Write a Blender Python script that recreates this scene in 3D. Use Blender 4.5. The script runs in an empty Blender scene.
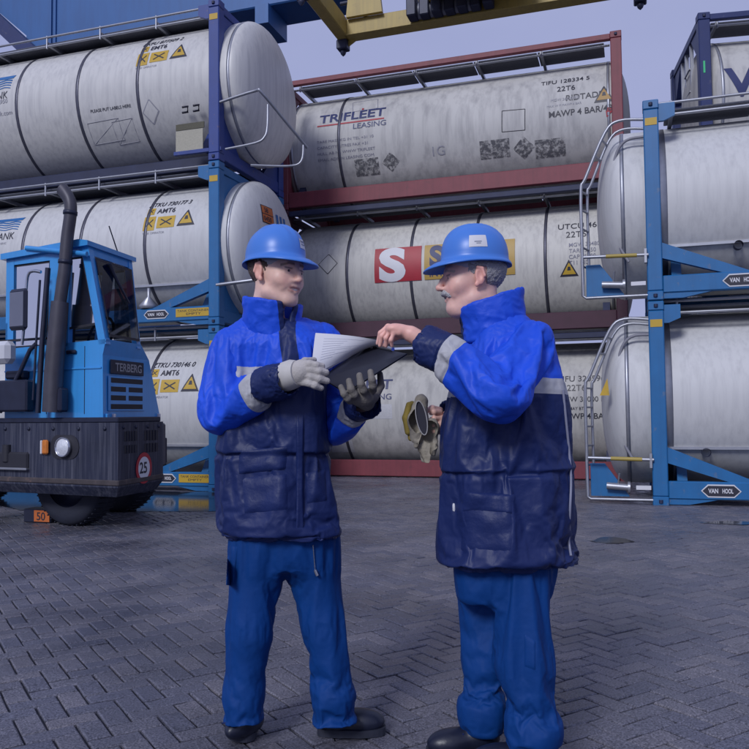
import bpy, math, random
import numpy as np
from mathutils import Vector, Matrix

random.seed(7)
RNG = np.random.default_rng(11)
S = bpy.context.scene
COL = S.collection
R = math.radians

# ------------------------------------------------------------------ camera
CAM_H, F_PX, PITCH, ROLL = 1.19, 800.0, R(2.76), 0.010
fwd = Vector((0, math.cos(PITCH), math.sin(PITCH)))
r0 = Vector((1, 0, 0)); u0 = Vector((0, -math.sin(PITCH), math.cos(PITCH)))
rgt = r0 * math.cos(ROLL) - u0 * math.sin(ROLL)
upv = u0 * math.cos(ROLL) + r0 * math.sin(ROLL)
cd = bpy.data.cameras.new('camera'); cam = bpy.data.objects.new('camera', cd); COL.objects.link(cam)
cd.sensor_width = 36.0; cd.sensor_fit = 'HORIZONTAL'; cd.lens = F_PX / 749.0 * 36.0
cd.clip_start = 0.05; cd.clip_end = 2000
M = Matrix((rgt, upv, -fwd)).transposed().to_4x4(); M.translation = Vector((0, 0, CAM_H))
cam.matrix_world = M
S.camera = cam

# ------------------------------------------------------------------ sky, sun, exposure
W = bpy.data.worlds.new('World'); S.world = W; W.use_nodes = True
nt = W.node_tree; nt.nodes.clear()
wo = nt.nodes.new('ShaderNodeOutputWorld'); wb = nt.nodes.new('ShaderNodeBackground')
tc = nt.nodes.new('ShaderNodeTexCoord'); nz = nt.nodes.new('ShaderNodeTexNoise')
mp = nt.nodes.new('ShaderNodeMapping'); mp.inputs['Scale'].default_value = (1.0, 1.0, 2.5)
nz.inputs['Scale'].default_value = 2.2; nz.inputs['Detail'].default_value = 5; nz.inputs['Roughness'].default_value = 0.5
rp = nt.nodes.new('ShaderNodeValToRGB')
rp.color_ramp.elements[0].position = 0.3; rp.color_ramp.elements[0].color = (0.265, 0.300, 0.500, 1)
rp.color_ramp.elements[1].position = 0.75; rp.color_ramp.elements[1].color = (0.310, 0.340, 0.540, 1)
nt.links.new(tc.outputs['Generated'], mp.inputs['Vector']); nt.links.new(mp.outputs['Vector'], nz.inputs['Vector'])
nt.links.new(nz.outputs['Fac'], rp.inputs['Fac']); nt.links.new(rp.outputs['Color'], wb.inputs['Color'])
wb.inputs['Strength'].default_value = 0.92
nt.links.new(wb.outputs['Background'], wo.inputs['Surface'])

SUN_AZ, SUN_EL = R(208), R(34)          # light comes from behind the camera, a little to the left
sl = bpy.data.lights.new('sun', 'SUN'); so = bpy.data.objects.new('sun', sl); COL.objects.link(so)
sl.energy = 1.5; sl.angle = R(15); sl.color = (0.94, 0.95, 1.0)
sd = Vector((math.sin(SUN_AZ) * math.cos(SUN_EL), math.cos(SUN_AZ) * math.cos(SUN_EL), math.sin(SUN_EL)))
so.location = sd * 40
so.rotation_euler = (-sd).to_track_quat('-Z', 'Y').to_euler()

S.view_settings.view_transform = 'Standard'; S.view_settings.look = 'None'
S.view_settings.gamma = 1; S.view_settings.exposure = 0.40
S.view_settings.use_curve_mapping = False
S.render.engine = 'CYCLES'
S.cycles.use_denoising = True
S.cycles.max_bounces = 6

# ------------------------------------------------------------------ measuring helpers
CAMP = Vector((0, 0, CAM_H))
def ray(px, py):
    return (fwd * F_PX + rgt * (px - 374.5) - upv * (py - 374.5)).normalized()
def P(px, py, Y):
    d = ray(px, py); return CAMP + d * (Y / d.y)
def Pz(px, py, z):
    d = ray(px, py); return CAMP + d * ((z - CAM_H) / d.z)

# ------------------------------------------------------------------ materials
MATS = {}
def mat(name, col, rough=0.5, metal=0.0, var=0.12, vscale=6.0, bump=0.0, bscale=40.0, coat=0.0,
        streak=0.0, streak_col=(0.10, 0.10, 0.13), stretch=(7, 7, 0.2), sheen=0.0, spec=0.5, chip=0.0, chip_col=(0.12, 0.09, 0.09)):
    if name in MATS: return MATS[name]
    m = bpy.data.materials.new(name); m.use_nodes = True; t = m.node_tree; N = t.nodes; Lk = t.links
    b = N['Principled BSDF']
    b.inputs['Roughness'].default_value = rough; b.inputs['Metallic'].default_value = metal
    b.inputs['Coat Weight'].default_value = coat; b.inputs['Sheen Weight'].default_value = sheen
    b.inputs['Specular IOR Level'].default_value = spec
    tcn = N.new('ShaderNodeTexCoord')
    n1 = N.new('ShaderNodeTexNoise'); n1.inputs['Scale'].default_value = vscale; n1.inputs['Detail'].default_value = 6
    Lk.new(tcn.outputs['Object'], n1.inputs['Vector'])
    mx = N.new('ShaderNodeMix'); mx.data_type = 'RGBA'
    mx.inputs['A'].default_value = (*[c * (1 - var) for c in col], 1); mx.inputs['B'].default_value = (*[min(1, c * (1 + var)) for c in col], 1)
    Lk.new(n1.outputs['Fac'], mx.inputs['Factor'])
    out = mx.outputs['Result']
    if streak > 0:
        mpn = N.new('ShaderNodeMapping'); mpn.inputs['Scale'].default_value = stretch
        Lk.new(tcn.outputs['Object'], mpn.inputs['Vector'])
        n2 = N.new('ShaderNodeTexNoise'); n2.inputs['Scale'].default_value = 2.2; n2.inputs['Detail'].default_value = 8; n2.inputs['Roughness'].default_value = 0.62
        Lk.new(mpn.outputs['Vector'], n2.inputs['Vector'])
        cr = N.new('ShaderNodeValToRGB'); cr.color_ramp.elements[0].position = 0.44; cr.color_ramp.elements[0].color = (0, 0, 0, 1)
        cr.color_ramp.elements[1].position = 0.78; cr.color_ramp.elements[1].color = (streak,) * 3 + (1,)
        Lk.new(n2.outputs['Fac'], cr.inputs['Fac'])
        m2 = N.new('ShaderNodeMix'); m2.data_type = 'RGBA'; m2.inputs['B'].default_value = (*streak_col, 1)
        Lk.new(out, m2.inputs['A']); Lk.new(cr.outputs['Color'], m2.inputs['Factor']); out = m2.outputs['Result']
    if chip > 0:
        n3 = N.new('ShaderNodeTexNoise'); n3.inputs['Scale'].default_value = 9; n3.inputs['Detail'].default_value = 9; n3.inputs['Roughness'].default_value = 0.7
        Lk.new(tcn.outputs['Object'], n3.inputs['Vector'])
        c3 = N.new('ShaderNodeValToRGB'); c3.color_ramp.elements[0].position = 0.60; c3.color_ramp.elements[0].color = (0, 0, 0, 1)
        c3.color_ramp.elements[1].position = 0.66; c3.color_ramp.elements[1].color = (chip,) * 3 + (1,)
        Lk.new(n3.outputs['Fac'], c3.inputs['Fac'])
        m3 = N.new('ShaderNodeMix'); m3.data_type = 'RGBA'; m3.inputs['B'].default_value = (*chip_col, 1)
        Lk.new(out, m3.inputs['A']); Lk.new(c3.outputs['Color'], m3.inputs['Factor']); out = m3.outputs['Result']
    Lk.new(out, b.inputs['Base Color'])
    if bump > 0:
        n4 = N.new('ShaderNodeTexNoise'); n4.inputs['Scale'].default_value = bscale; n4.inputs['Detail'].default_value = 5
        Lk.new(tcn.outputs['Object'], n4.inputs['Vector'])
        bp = N.new('ShaderNodeBump'); bp.inputs['Strength'].default_value = bump; bp.inputs['Distance'].default_value = 0.01
        Lk.new(n4.outputs['Fac'], bp.inputs['Height']); Lk.new(bp.outputs['Normal'], b.inputs['Normal'])
    MATS[name] = m
    return m

def glass_mat(name, tint=(0.75, 0.85, 1.0), op=0.35):
    if name in MATS: return MATS[name]
    m = bpy.data.materials.new(name); m.use_nodes = True; t = m.node_tree; N = t.nodes; N.clear()
    o = N.new('ShaderNodeOutputMaterial'); tr = N.new('ShaderNodeBsdfTransparent'); gl = N.new('ShaderNodeBsdfGlossy')
    tr.inputs['Color'].default_value = (*[c * (1 - op) for c in tint], 1); gl.inputs['Roughness'].default_value = 0.03
    fr = N.new('ShaderNodeFresnel'); fr.inputs['IOR'].default_value = 1.5
    mx = N.new('ShaderNodeMixShader'); t.links.new(fr.outputs[0], mx.inputs[0]); t.links.new(tr.outputs[0], mx.inputs[1]); t.links.new(gl.outputs[0], mx.inputs[2])
    t.links.new(mx.outputs[0], o.inputs[0]); MATS[name] = m
    return m

# ------------------------------------------------------------------ object helpers
def tag(o, label=None, cat=None, group=None, kind=None):
    if label: o['label'] = label
    if cat: o['category'] = cat
    if group: o['group'] = group
    if kind: o['kind'] = kind
    return o
def empty(name, loc, rz=0.0):
    o = bpy.data.objects.new(name, None); COL.objects.link(o)
    o.location = loc; o.rotation_euler = (0, 0, rz); o.empty_display_size = 0.2
    return o
def link(name, me, material=None, parent=None):
    o = bpy.data.objects.new(name, me); COL.objects.link(o)
    if material is not None and len(me.materials) == 0: me.materials.append(material)
    if parent is not None: o.parent = parent
    return o

class MB:
    """collects simple shapes into one mesh"""
    def __init__(s): s.v = []; s.f = []; s.sm = []
    def add(s, vs, fs, smooth=False):
        b = len(s.v); s.v += [tuple(v) for v in vs]; s.f += [tuple(i + b for i in f) for f in fs]; s.sm += [smooth] * len(fs); return s
    def box(s, x0, x1, y0, y1, z0, z1, bev=0.0):
        if bev <= 0:
            vs = [(x, y, z) for z in (z0, z1) for y in (y0, y1) for x in (x0, x1)]
            return s.add(vs, [(0, 2, 3, 1), (4, 5, 7, 6), (0, 1, 5, 4), (2, 6, 7, 3), (0, 4, 6, 2), (1, 3, 7, 5)])
        b = min(bev, (x1 - x0) * .45, (y1 - y0) * .45, (z1 - z0) * .45)
        X, Y, Z = (x0, x1), (y0, y1), (z0, z1)
        vs = []; idx = {}
        for i in (0, 1):
            for j in (0, 1):
                for k in (0, 1):
                    sx, sy, sz = (1 - 2 * i), (1 - 2 * j), (1 - 2 * k)
                    for ax in range(3):
                        p = [X[i], Y[j], Z[k]]; sg = [sx, sy, sz]
                        for a2 in range(3):
                            if a2 != ax: p[a2] += sg[a2] * b
                        idx[i, j, k, ax] = len(vs); vs.append(p)
        f = []
        f.append([idx[0, 0, 0, 0], idx[0, 0, 1, 0], idx[0, 1, 1, 0], idx[0, 1, 0, 0]]); f.append([idx[1, 0, 0, 0], idx[1, 1, 0, 0], idx[1, 1, 1, 0], idx[1, 0, 1, 0]])
        f.append([idx[0, 0, 0, 1], idx[1, 0, 0, 1], idx[1, 0, 1, 1], idx[0, 0, 1, 1]]); f.append([idx[0, 1, 0, 1], idx[0, 1, 1, 1], idx[1, 1, 1, 1], idx[1, 1, 0, 1]])
        f.append([idx[0, 0, 0, 2], idx[0, 1, 0, 2], idx[1, 1, 0, 2], idx[1, 0, 0, 2]]); f.append([idx[0, 0, 1, 2], idx[1, 0, 1, 2], idx[1, 1, 1, 2], idx[0, 1, 1, 2]])
        for i in (0, 1):
            for j in (0, 1):
                f.append([idx[i, j, 0, 0], idx[i, j, 1, 0], idx[i, j, 1, 1], idx[i, j, 0, 1]])
                f.append([idx[i, 0, j, 0], idx[i, 1, j, 0], idx[i, 1, j, 2], idx[i, 0, j, 2]])
                f.append([idx[0, i, j, 1], idx[1, i, j, 1], idx[1, i, j, 2], idx[0, i, j, 2]])
        for i in (0, 1):
            for j in (0, 1):
                for k in (0, 1): f.append([idx[i, j, k, 0], idx[i, j, k, 1], idx[i, j, k, 2]])
        return s.add(vs, f)
    def prism(s, poly, d):
        """poly: list of 3D points (planar), d: extrusion vector"""
        n = len(poly); a = [Vector(p) for p in poly]; dv = Vector(d)
        vs = a + [p + dv for p in a]
        fs = [tuple(range(n - 1, -1, -1)), tuple(range(n, 2 * n))] + [(i, (i + 1) % n, n + (i + 1) % n, n + i) for i in range(n)]
        return s.add(vs, fs)
    def tube(s, pts, r, n=8, closed=False):
        pts = [Vector(p) for p in pts]; m = len(pts); rs = r if isinstance(r, (list, tuple)) else [r] * m
        rings = []; up = None
        for i in range(m):
            a = pts[i - 1] if (i > 0 or closed) else pts[i]; c = pts[(i + 1) % m] if (i < m - 1 or closed) else pts[i]
            t = (c - a)
            t = t.normalized() if t.length > 1e-9 else Vector((0, 0, 1))
            if up is None: up = Vector((0, 0, 1)) if abs(t.z) < .9 else Vector((1, 0, 0))
            x = t.cross(up).normalized(); y = x.cross(t).normalized(); up = y
            rings.append([pts[i] + x * (math.cos(2 * math.pi * k / n) * rs[i]) + y * (math.sin(2 * math.pi * k / n) * rs[i]) for k in range(n)])
        vs = [v for rg in rings for v in rg]; fs = []
        for i in range(m if closed else m - 1):
            j = (i + 1) % m
            for k in range(n): fs.append((i * n + k, i * n + (k + 1) % n, j * n + (k + 1) % n, j * n + k))
        s.add(vs, fs, True)
        if not closed:
            s.add(rings[0], [tuple(range(n - 1, -1, -1))]); s.add(rings[-1], [tuple(range(n))])
        return s
    def cyl(s, a, b, r, n=16): return s.tube([a, b], r, n)
    def revolve(s, prof, origin, axis, n=32, a0=0.0, a1=2 * math.pi, smooth=True):
        """prof: (along, radius) pairs about an axis through origin"""
        ax = Vector(axis).normalized(); o = Vector(origin)
        x = ax.cross(Vector((0, 0, 1)) if abs(ax.z) < .9 else Vector((1, 0, 0))).normalized(); y = ax.cross(x)
        full = abs(a1 - a0 - 2 * math.pi) < 1e-6; m = n if full else n + 1
        vs = []
        for (h, r) in prof:
            for k in range(m):
                t = a0 + (a1 - a0) * k / n
                vs.append(o + ax * h + (x * math.cos(t) + y * math.sin(t)) * r)
        fs = []
        for i in range(len(prof) - 1):
            for k in range(n):
                k2 = (k + 1) % m
                fs.append((i * m + k, i * m + k2, (i + 1) * m + k2, (i + 1) * m + k))
        return s.add(vs, fs, smooth)
    def mesh(s, name):
        me = bpy.data.meshes.new(name); me.from_pydata(s.v, [], s.f)
        me.polygons.foreach_set('use_smooth', s.sm); me.update(); return me
    def build(s, name, material, parent=None): return link(name, s.mesh(name), material, parent)

def smooth_path(pts, k=5):
    """Catmull-Rom resample of a polyline"""
    p = [Vector(q) for q in pts]; out = []
    for i in range(len(p) - 1):
        a = p[max(i - 1, 0)]; b = p[i]; c = p[i + 1]; d = p[min(i + 2, len(p) - 1)]
        for j in range(k):
            t = j / k
            out.append(0.5 * ((2 * b) + (c - a) * t + (2 * a - 5 * b + 4 * c - d) * t * t + (3 * b - a - 3 * c + d) * t ** 3))
    out.append(p[-1]); return out

TXT = {}
def text2d(s, bold=0.0):
    if (s, bold) in TXT: return TXT[s, bold]
    cu = bpy.data.curves.new('t', 'FONT'); cu.body = s; cu.size = 1.0; cu.offset = bold; cu.resolution_u = 5
    o = bpy.data.objects.new('t', cu); COL.objects.link(o)
    dg = bpy.context.evaluated_depsgraph_get(); me = bpy.data.meshes.new_from_object(o.evaluated_get(dg))
    v = np.array([tuple(q.co)[:2] for q in me.vertices]); f = [tuple(p.vertices) for p in me.polygons]
    bpy.data.objects.remove(o); bpy.data.curves.remove(cu); bpy.data.meshes.remove(me)
    v[:, 0] -= v[:, 0].min(); v[:, 1] -= v[:, 1].min()
    v /= v[:, 1].max()
    TXT[s, bold] = (v, f); return v, f

def text_cut(s, bold, n):
    """lettering sliced into n horizontal bands so that it can follow a curved shell"""
    import bmesh
    v, f = text2d(s, bold); me = bpy.data.meshes.new('t'); me.from_pydata([(p[0], p[1], 0) for p in v], [], f)
    bm = bmesh.new(); bm.from_mesh(me)
    for k in range(1, n):
        bmesh.ops.bisect_plane(bm, geom=bm.verts[:] + bm.edges[:] + bm.faces[:], plane_co=(0, k / n, 0), plane_no=(0, 1, 0))
    bm.verts.index_update(); out = np.array([tuple(q.co)[:2] for q in bm.verts]); fs = [tuple(q.index for q in p.verts) for p in bm.faces]
    bm.free(); bpy.data.meshes.remove(me); return out, fs

# ------------------------------------------------------------------ ground and paving
E1 = Vector((math.sin(R(58)), math.cos(R(58)), 0)); E2 = Vector((-math.sin(R(32)), math.cos(R(32)), 0))
GZ = -0.012
gm = mat('sand_joint', (0.018, 0.019, 0.032), 0.75, var=0.4, vscale=14, bump=0.4, bscale=90)
ground = MB().add([(-220, -60, GZ), (220, -60, GZ), (220, 380, GZ), (-220, 380, GZ)], [(0, 1, 2, 3)]).build('pavement', gm)
tag(ground, 'grey wet brick paving laid in herringbone across the container yard', kind='structure')

def brick_material():
    m = bpy.data.materials.new('paving_brick'); m.use_nodes = True; t = m.node_tree; N = t.nodes; Lk = t.links; b = N['Principled BSDF']
    g = N.new('ShaderNodeNewGeometry'); oi = N.new('ShaderNodeObjectInfo')
    at = N.new('ShaderNodeAttribute'); at.attribute_name = 'tone'
    n1 = N.new('ShaderNodeTexNoise'); n1.inputs['Scale'].default_value = 125; n1.inputs['Detail'].default_value = 4; n1.inputs['Roughness'].default_value = .65
    n2 = N.new('ShaderNodeTexNoise'); n2.inputs['Scale'].default_value = 1.1; n2.inputs['Detail'].default_value = 6
    n3 = N.new('ShaderNodeTexNoise'); n3.inputs['Scale'].default_value = 28; n3.inputs['Detail'].default_value = 6
    for n in (n1, n2, n3): Lk.new(g.outputs['Position'], n.inputs['Vector'])
    ad = N.new('ShaderNodeMath'); ad.operation = 'ADD'; Lk.new(oi.outputs['Random'], ad.inputs[0]); Lk.new(at.outputs['Fac'], ad.inputs[1])
    fr = N.new('ShaderNodeMath'); fr.operation = 'FRACT'; Lk.new(ad.outputs[0], fr.inputs[0])
    base = N.new('ShaderNodeValToRGB'); Lk.new(fr.outputs[0], base.inputs['Fac'])
    e = base.color_ramp.elements; e[0].color = (0.088, 0.092, 0.124, 1); e[1].color = (0.136, 0.132, 0.154, 1)
    k = e.new(0.5); k.color = (0.110, 0.111, 0.138, 1)
    spk = N.new('ShaderNodeValToRGB'); spk.color_ramp.elements[0].position = 0.38; spk.color_ramp.elements[0].color = (0.52, 0.53, 0.56, 1)
    spk.color_ramp.elements[1].position = 0.66; spk.color_ramp.elements[1].color = (1.95, 1.92, 1.88, 1); Lk.new(n1.outputs['Fac'], spk.inputs['Fac'])
    mu = N.new('ShaderNodeMix'); mu.data_type = 'RGBA'; mu.blend_type = 'MULTIPLY'; mu.inputs['Factor'].default_value = 1
    Lk.new(base.outputs['Color'], mu.inputs['A']); Lk.new(spk.outputs['Color'], mu.inputs['B'])
    cl = N.new('ShaderNodeValToRGB'); cl.color_ramp.elements[0].position = 0.38; cl.color_ramp.elements[0].color = (0.72, 0.72, 0.75, 1)
    cl.color_ramp.elements[1].position = 0.62; cl.color_ramp.elements[1].color = (1.15, 1.13, 1.12, 1); Lk.new(n2.outputs['Fac'], cl.inputs['Fac'])
    m3 = N.new('ShaderNodeMix'); m3.data_type = 'RGBA'; m3.blend_type = 'MULTIPLY'; m3.inputs['Factor'].default_value = 1
    Lk.new(mu.outputs['Result'], m3.inputs['A']); Lk.new(cl.outputs['Color'], m3.inputs['B'])
    Lk.new(m3.outputs['Result'], b.inputs['Base Color'])
    rr = N.new('ShaderNodeValToRGB'); rr.color_ramp.elements[0].position = 0.35; rr.color_ramp.elements[0].color = (0.22,) * 3 + (1,)
    rr.color_ramp.elements[1].position = 0.65; rr.color_ramp.elements[1].color = (0.52,) * 3 + (1,); Lk.new(n2.outputs['Fac'], rr.inputs['Fac'])
    Lk.new(rr.outputs['Color'], b.inputs['Roughness'])
    a2 = N.new('ShaderNodeMath'); a2.operation = 'ADD'; Lk.new(n1.outputs['Fac'], a2.inputs[0]); Lk.new(n3.outputs['Fac'], a2.inputs[1])
    bp = N.new('ShaderNodeBump'); bp.inputs['Strength'].default_value = 0.8; bp.inputs['Distance'].default_value = 0.004
    Lk.new(a2.outputs[0], bp.inputs['Height']); Lk.new(bp.outputs['Normal'], b.inputs['Normal'])
    return m
BM = brick_material()
BW = 0.097
def brick_verts(gap=0.0095):
    hx, hy, c, h = BW - gap / 2, BW / 2 - gap / 2, 0.005, 0.030
    vs = []
    for (ix, z) in ((0.0, -h), (0.0, -c), (c, 0.0)):
        for (sx, sy) in ((-1, -1), (1, -1), (1, 1), (-1, 1)): vs.append((sx * (hx - ix), sy * (hy - ix), z))
    fs = [(8, 9, 10, 11)]
    for l in (0, 4):
        for k in range(4): fs.append((l + k, l + (k + 1) % 4, l + 4 + (k + 1) % 4, l + 4 + k))
    return np.array(vs), fs
BV, BF = brick_verts()
places = []
NR = 215
for i in range(-NR, NR):
    for j in range(-NR, NR):
        c = (i - j) % 4
        if c == 0: ctr = (E1 * (i + 1) + E2 * (j + .5)) * BW; ang = math.atan2(E1.y, E1.x)
        elif c == 3: ctr = (E1 * (i + .5) + E2 * (j + 1)) * BW; ang = math.atan2(E2.y, E2.x)
        else: continue
        if 1.75 < ctr.y < 15.5 and abs(ctr.x) < 0.72 * ctr.y + 1.6: places.append((ctr.x, ctr.y, ang))
def vis_size(p):
    x, y = p[0], p[1]
    if abs(x) > 0.468 * y + .03 or y < 2.62: return 0
    return 1.0 / y
places.sort(key=lambda p: -vis_size(p))
bme = []
for kk in range(4):
    v = BV.copy(); v[8:, 2] += RNG.normal(0, 0.0012, 4); v[:, :2] += RNG.normal(0, 0.0007, (12, 2))
    me = bpy.data.meshes.new('brick'); me.from_pydata(v.tolist(), [], BF); me.materials.append(BM)
    bme.append(me)
rest_v, rest_f, tone = [], [], []
for n, (x, y, a) in enumerate(places):
    dz = random.gauss(0, 0.0016); tx, ty, ra = random.gauss(0, .008), random.gauss(0, .008), random.gauss(0, .007)
    flip = math.pi if random.random() < .5 else 0
    if n < 300:
        o = bpy.data.objects.new('brick', bme[n % 4]); COL.objects.link(o); o.parent = ground
        o.location = (x, y, dz); o.rotation_euler = (tx, ty, a + ra + flip)
    else:
        ca, sa = math.cos(a + ra), math.sin(a + ra); v = BV
        X = x + ca * v[:, 0] - sa * v[:, 1]; Y = y + sa * v[:, 0] + ca * v[:, 1]; Z = dz + v[:, 2] + tx * v[:, 1] + ty * v[:, 0]
        b = len(rest_v) * 12
        rest_v.append(np.stack([X, Y, Z], 1)); rest_f += [tuple(q + b for q in f) for f in BF]; tone += [random.random()] * 12
me = bpy.data.meshes.new('brick_field'); me.from_pydata(np.concatenate(rest_v).tolist(), [], rest_f); me.materials.append(BM)
at_ = me.attributes.new('tone', 'FLOAT', 'POINT'); at_.data.foreach_set('value', tone)
tag(link('brick_field', me, BM, ground), kind='stuff')

# puddles standing on the paving
wm = mat('puddle_water', (0.020, 0.022, 0.030), 0.10, var=0.2, vscale=3, bump=0.02, bscale=6)
def puddle(label, outline, seed, rough=.03):
    rg = random.Random(seed); ph = [rg.random() * 6.3 for _ in range(6)]
    pts = smooth_path([(x, y, .0045) for x, y in outline + outline[:1]], 8)[:-1]; n = len(pts); c = sum(pts, Vector()) / n
    out = []
    for i, p in enumerate(pts):
        w = sum(math.sin(2 * math.pi * i / n * k + ph[j]) / k for j, k in enumerate((3, 5, 7, 11))) * rough
        d = (p - c); out.append(p + d.normalized() * w)
    o = MB().add(out, [tuple(range(n))]).build('puddle', wm)
    tag(o, label, kind='structure')
g2 = lambda px, py: tuple(Pz(px, py, 0.0045))[:2]
puddle('long shallow puddle in front of the blue framed stack beside the truck', [g2(20, 510), g2(90, 512), g2(160, 511.5), g2(216, 511), g2(232, 507), g2(238, 502), (-2.25, 12.2), (-3.2, 12.5), (-5.3, 13.2), (-6.2, 12.2)], 1, .06)
puddle('small dark puddle on the paving before the white tank ladder', [g2(590, 540.5), g2(604, 543), g2(622, 543), g2(633, 541), g2(622, 538), g2(604, 537)], 2)
puddle('thin strip of water beside the right blue frame', [g2(700, 522.5), g2(722, 524), g2(745, 524.5), g2(762, 523), g2(745, 521.5), g2(720, 521)], 3)

# ------------------------------------------------------------------ tank containers
YA = R(-18.0)
AX = Vector((math.cos(YA), math.sin(YA), 0)); PX = Vector((-math.sin(YA), math.cos(YA), 0))
TH = 2.60; LEN = 6.06; WID = 2.44
CY, CZ, TR = 1.22, 1.36, 1.165
def to_local(o, w):
    d = Vector(w) - Vector(o); return Vector((d.dot(AX), d.dot(PX), d.z))
def shell_hit(o, px, py, r=None):
    r = r or TR
    c = to_local(o, CAMP); d = ray(px, py); d = Vector((d.dot(AX), d.dot(PX), d.z))
    A = d.y ** 2 + d.z ** 2; B = 2 * ((c.y - CY) * d.y + (c.z - CZ) * d.z); C = (c.y - CY) ** 2 + (c.z - CZ) ** 2 - r * r
    disc = max(B * B - 4 * A * C, 0); t = (-B - math.sqrt(disc)) / (2 * A)
    q = c + d * t
    return q.x, r * math.atan2(q.z - CZ, CY - q.y)
def plane_hit(o, px, py, v):
    c = to_local(o, CAMP); d = ray(px, py); d = Vector((d.dot(AX), d.dot(PX), d.z)); t = (v - c.y) / d.y
    q = c + d * t; return q.x, q.z
def on_shell(x, s, r): return (x, CY - r * math.cos(s / TR), CZ + r * math.sin(s / TR))
def strip(rows, r=None):
    """rows of (s, x_left, x_right) laid on the tank shell, finely divided"""
    r = r or TR + .004; out = MB(); rr = []
    for (s0, a0, b0), (s1, a1, b1) in zip(rows[:-1], rows[1:]):
        n = max(1, int(abs(s1 - s0) / 0.04))
        for k in range(n): t = k / n; rr.append((s0 + (s1 - s0) * t, a0 + (a1 - a0) * t, b0 + (b1 - b0) * t))
    rr.append(rows[-1]); vs = []
    for s, a, b in rr: vs += [on_shell(a, s, r), on_shell(b, s, r)]
    out.add(vs, [(2 * k, 2 * k + 1, 2 * k + 3, 2 * k + 2) for k in range(len(rr) - 1)]); return out
def shell_text(par, txt, x, s, h, m, bold=0.0, sx=1.0, slant=0.0, r=None, name='lettering'):
    r = r or TR + .006
    v, f = text2d(txt, bold) if h < .14 else text_cut(txt, bold, max(3, int(h / .05))); b = MB()
    b.add([on_shell(x + (p[0] * sx + p[1] * slant) * h, s + p[1] * h, r) for p in v], f); return b.build(name, m, par)
def flat_text(par, txt, org, ux, uz, h, m, bold=0.0, sx=1.0, name='lettering', width=None):
    v, f = text2d(txt, bold); o = Vector(org); ux = Vector(ux); uz = Vector(uz)
    if width: sx = width / (v[:, 0].max() * h)
    return MB().add([o + ux * (p[0] * sx * h) + uz * (p[1] * h) for p in v], f).build(name, m, par)

WHITE = mat('tank_white', (0.58, 0.57, 0.555), 0.42, var=0.07, vscale=1.6, streak=0.45, streak_col=(0.24, 0.24, 0.27), bump=0.05, bscale=3)
WHITE2 = mat('tank_white_grimy', (0.50, 0.49, 0.475), 0.65, var=0.20, vscale=.9, streak=0.7, streak_col=(0.19, 0.185, 0.20), stretch=(3.2, 3.2, .20), bump=0.06, bscale=3)
WHITE3 = mat('tank_white_clean', (0.56, 0.56, 0.565), 0.55, var=0.08, vscale=1.2, streak=0.5, streak_col=(0.33, 0.33, 0.35), bump=0.04, bscale=2)
CREAM = mat('tank_cream', (0.56, 0.545, 0.51), 0.55, var=0.08, vscale=1.5, streak=0.5, streak_col=(0.22, 0.21, 0.22), bump=0.05, bscale=3)
BANDM = mat('steel_band', (0.10, 0.10, 0.13), 0.4, 0.5, var=0.3, vscale=8)
ALU = mat('galvanised_tube', (0.36, 0.37, 0.41), 0.42, 0.7, var=0.2, vscale=10)
GRATE = mat('walkway_grating', (0.15, 0.155, 0.18), 0.6, 0.4, var=0.3, vscale=30, bump=0.5, bscale=120)
DARKST = mat('dark_underframe', (0.018, 0.024, 0.065), 0.6, var=0.4, vscale=5)
BLUEF = mat('frame_blue', (0.014, 0.130, 0.330), 0.42, var=0.16, vscale=5, chip=0.5, chip_col=(0.13, 0.16, 0.22), streak=.25, streak_col=(.02, .07, .17))
BLUED = mat('frame_navy_blue', (0.022, 0.050, 0.230), 0.45, var=0.2, vscale=5, chip=0.5, chip_col=(0.16, 0.11, 0.10))
NAVYF = mat('frame_dark_navy', (0.016, 0.028, 0.115), 0.45, var=0.2, vscale=5, chip=0.4, chip_col=(0.10, 0.10, 0.14))
MAROON = mat('frame_maroon', (0.055, 0.016, 0.034), 0.6, var=.3, vscale=5, chip=.3, chip_col=(.03, .02, .03))
REDF = mat('frame_red_oxide', (0.190, 0.036, 0.050), 0.55, var=0.22, vscale=5, chip=0.4, chip_col=(0.07, 0.03, 0.035), streak=.3, streak_col=(.06, .02, .03))
YEL = mat('label_yellow', (0.50, 0.32, 0.03), 0.5, var=0.1, vscale=12, chip=.25, chip_col=(.2, .15, .05))
BLK = mat('print_black', (0.022, 0.022, 0.038), 0.5, var=0.1)
WPR = mat('print_white', (0.62, 0.62, 0.66), 0.5, var=0.06)
NAVP = mat('print_navy', (0.020, 0.030, 0.12), 0.5)
REDP = mat('print_red', (0.36, 0.020, 0.035), 0.5)
ORG = mat('label_orange', (0.50, 0.13, 0.03), 0.5)
BLUP = mat('print_blue', (0.020, 0.13, 0.36), 0.5)
FAINT = mat('print_faint', (0.30, 0.30, 0.34), 0.6, var=.3, vscale=30)
GRIME = mat('grime_patch', (0.20, 0.20, 0.22), 0.8, var=.6, vscale=25)

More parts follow.
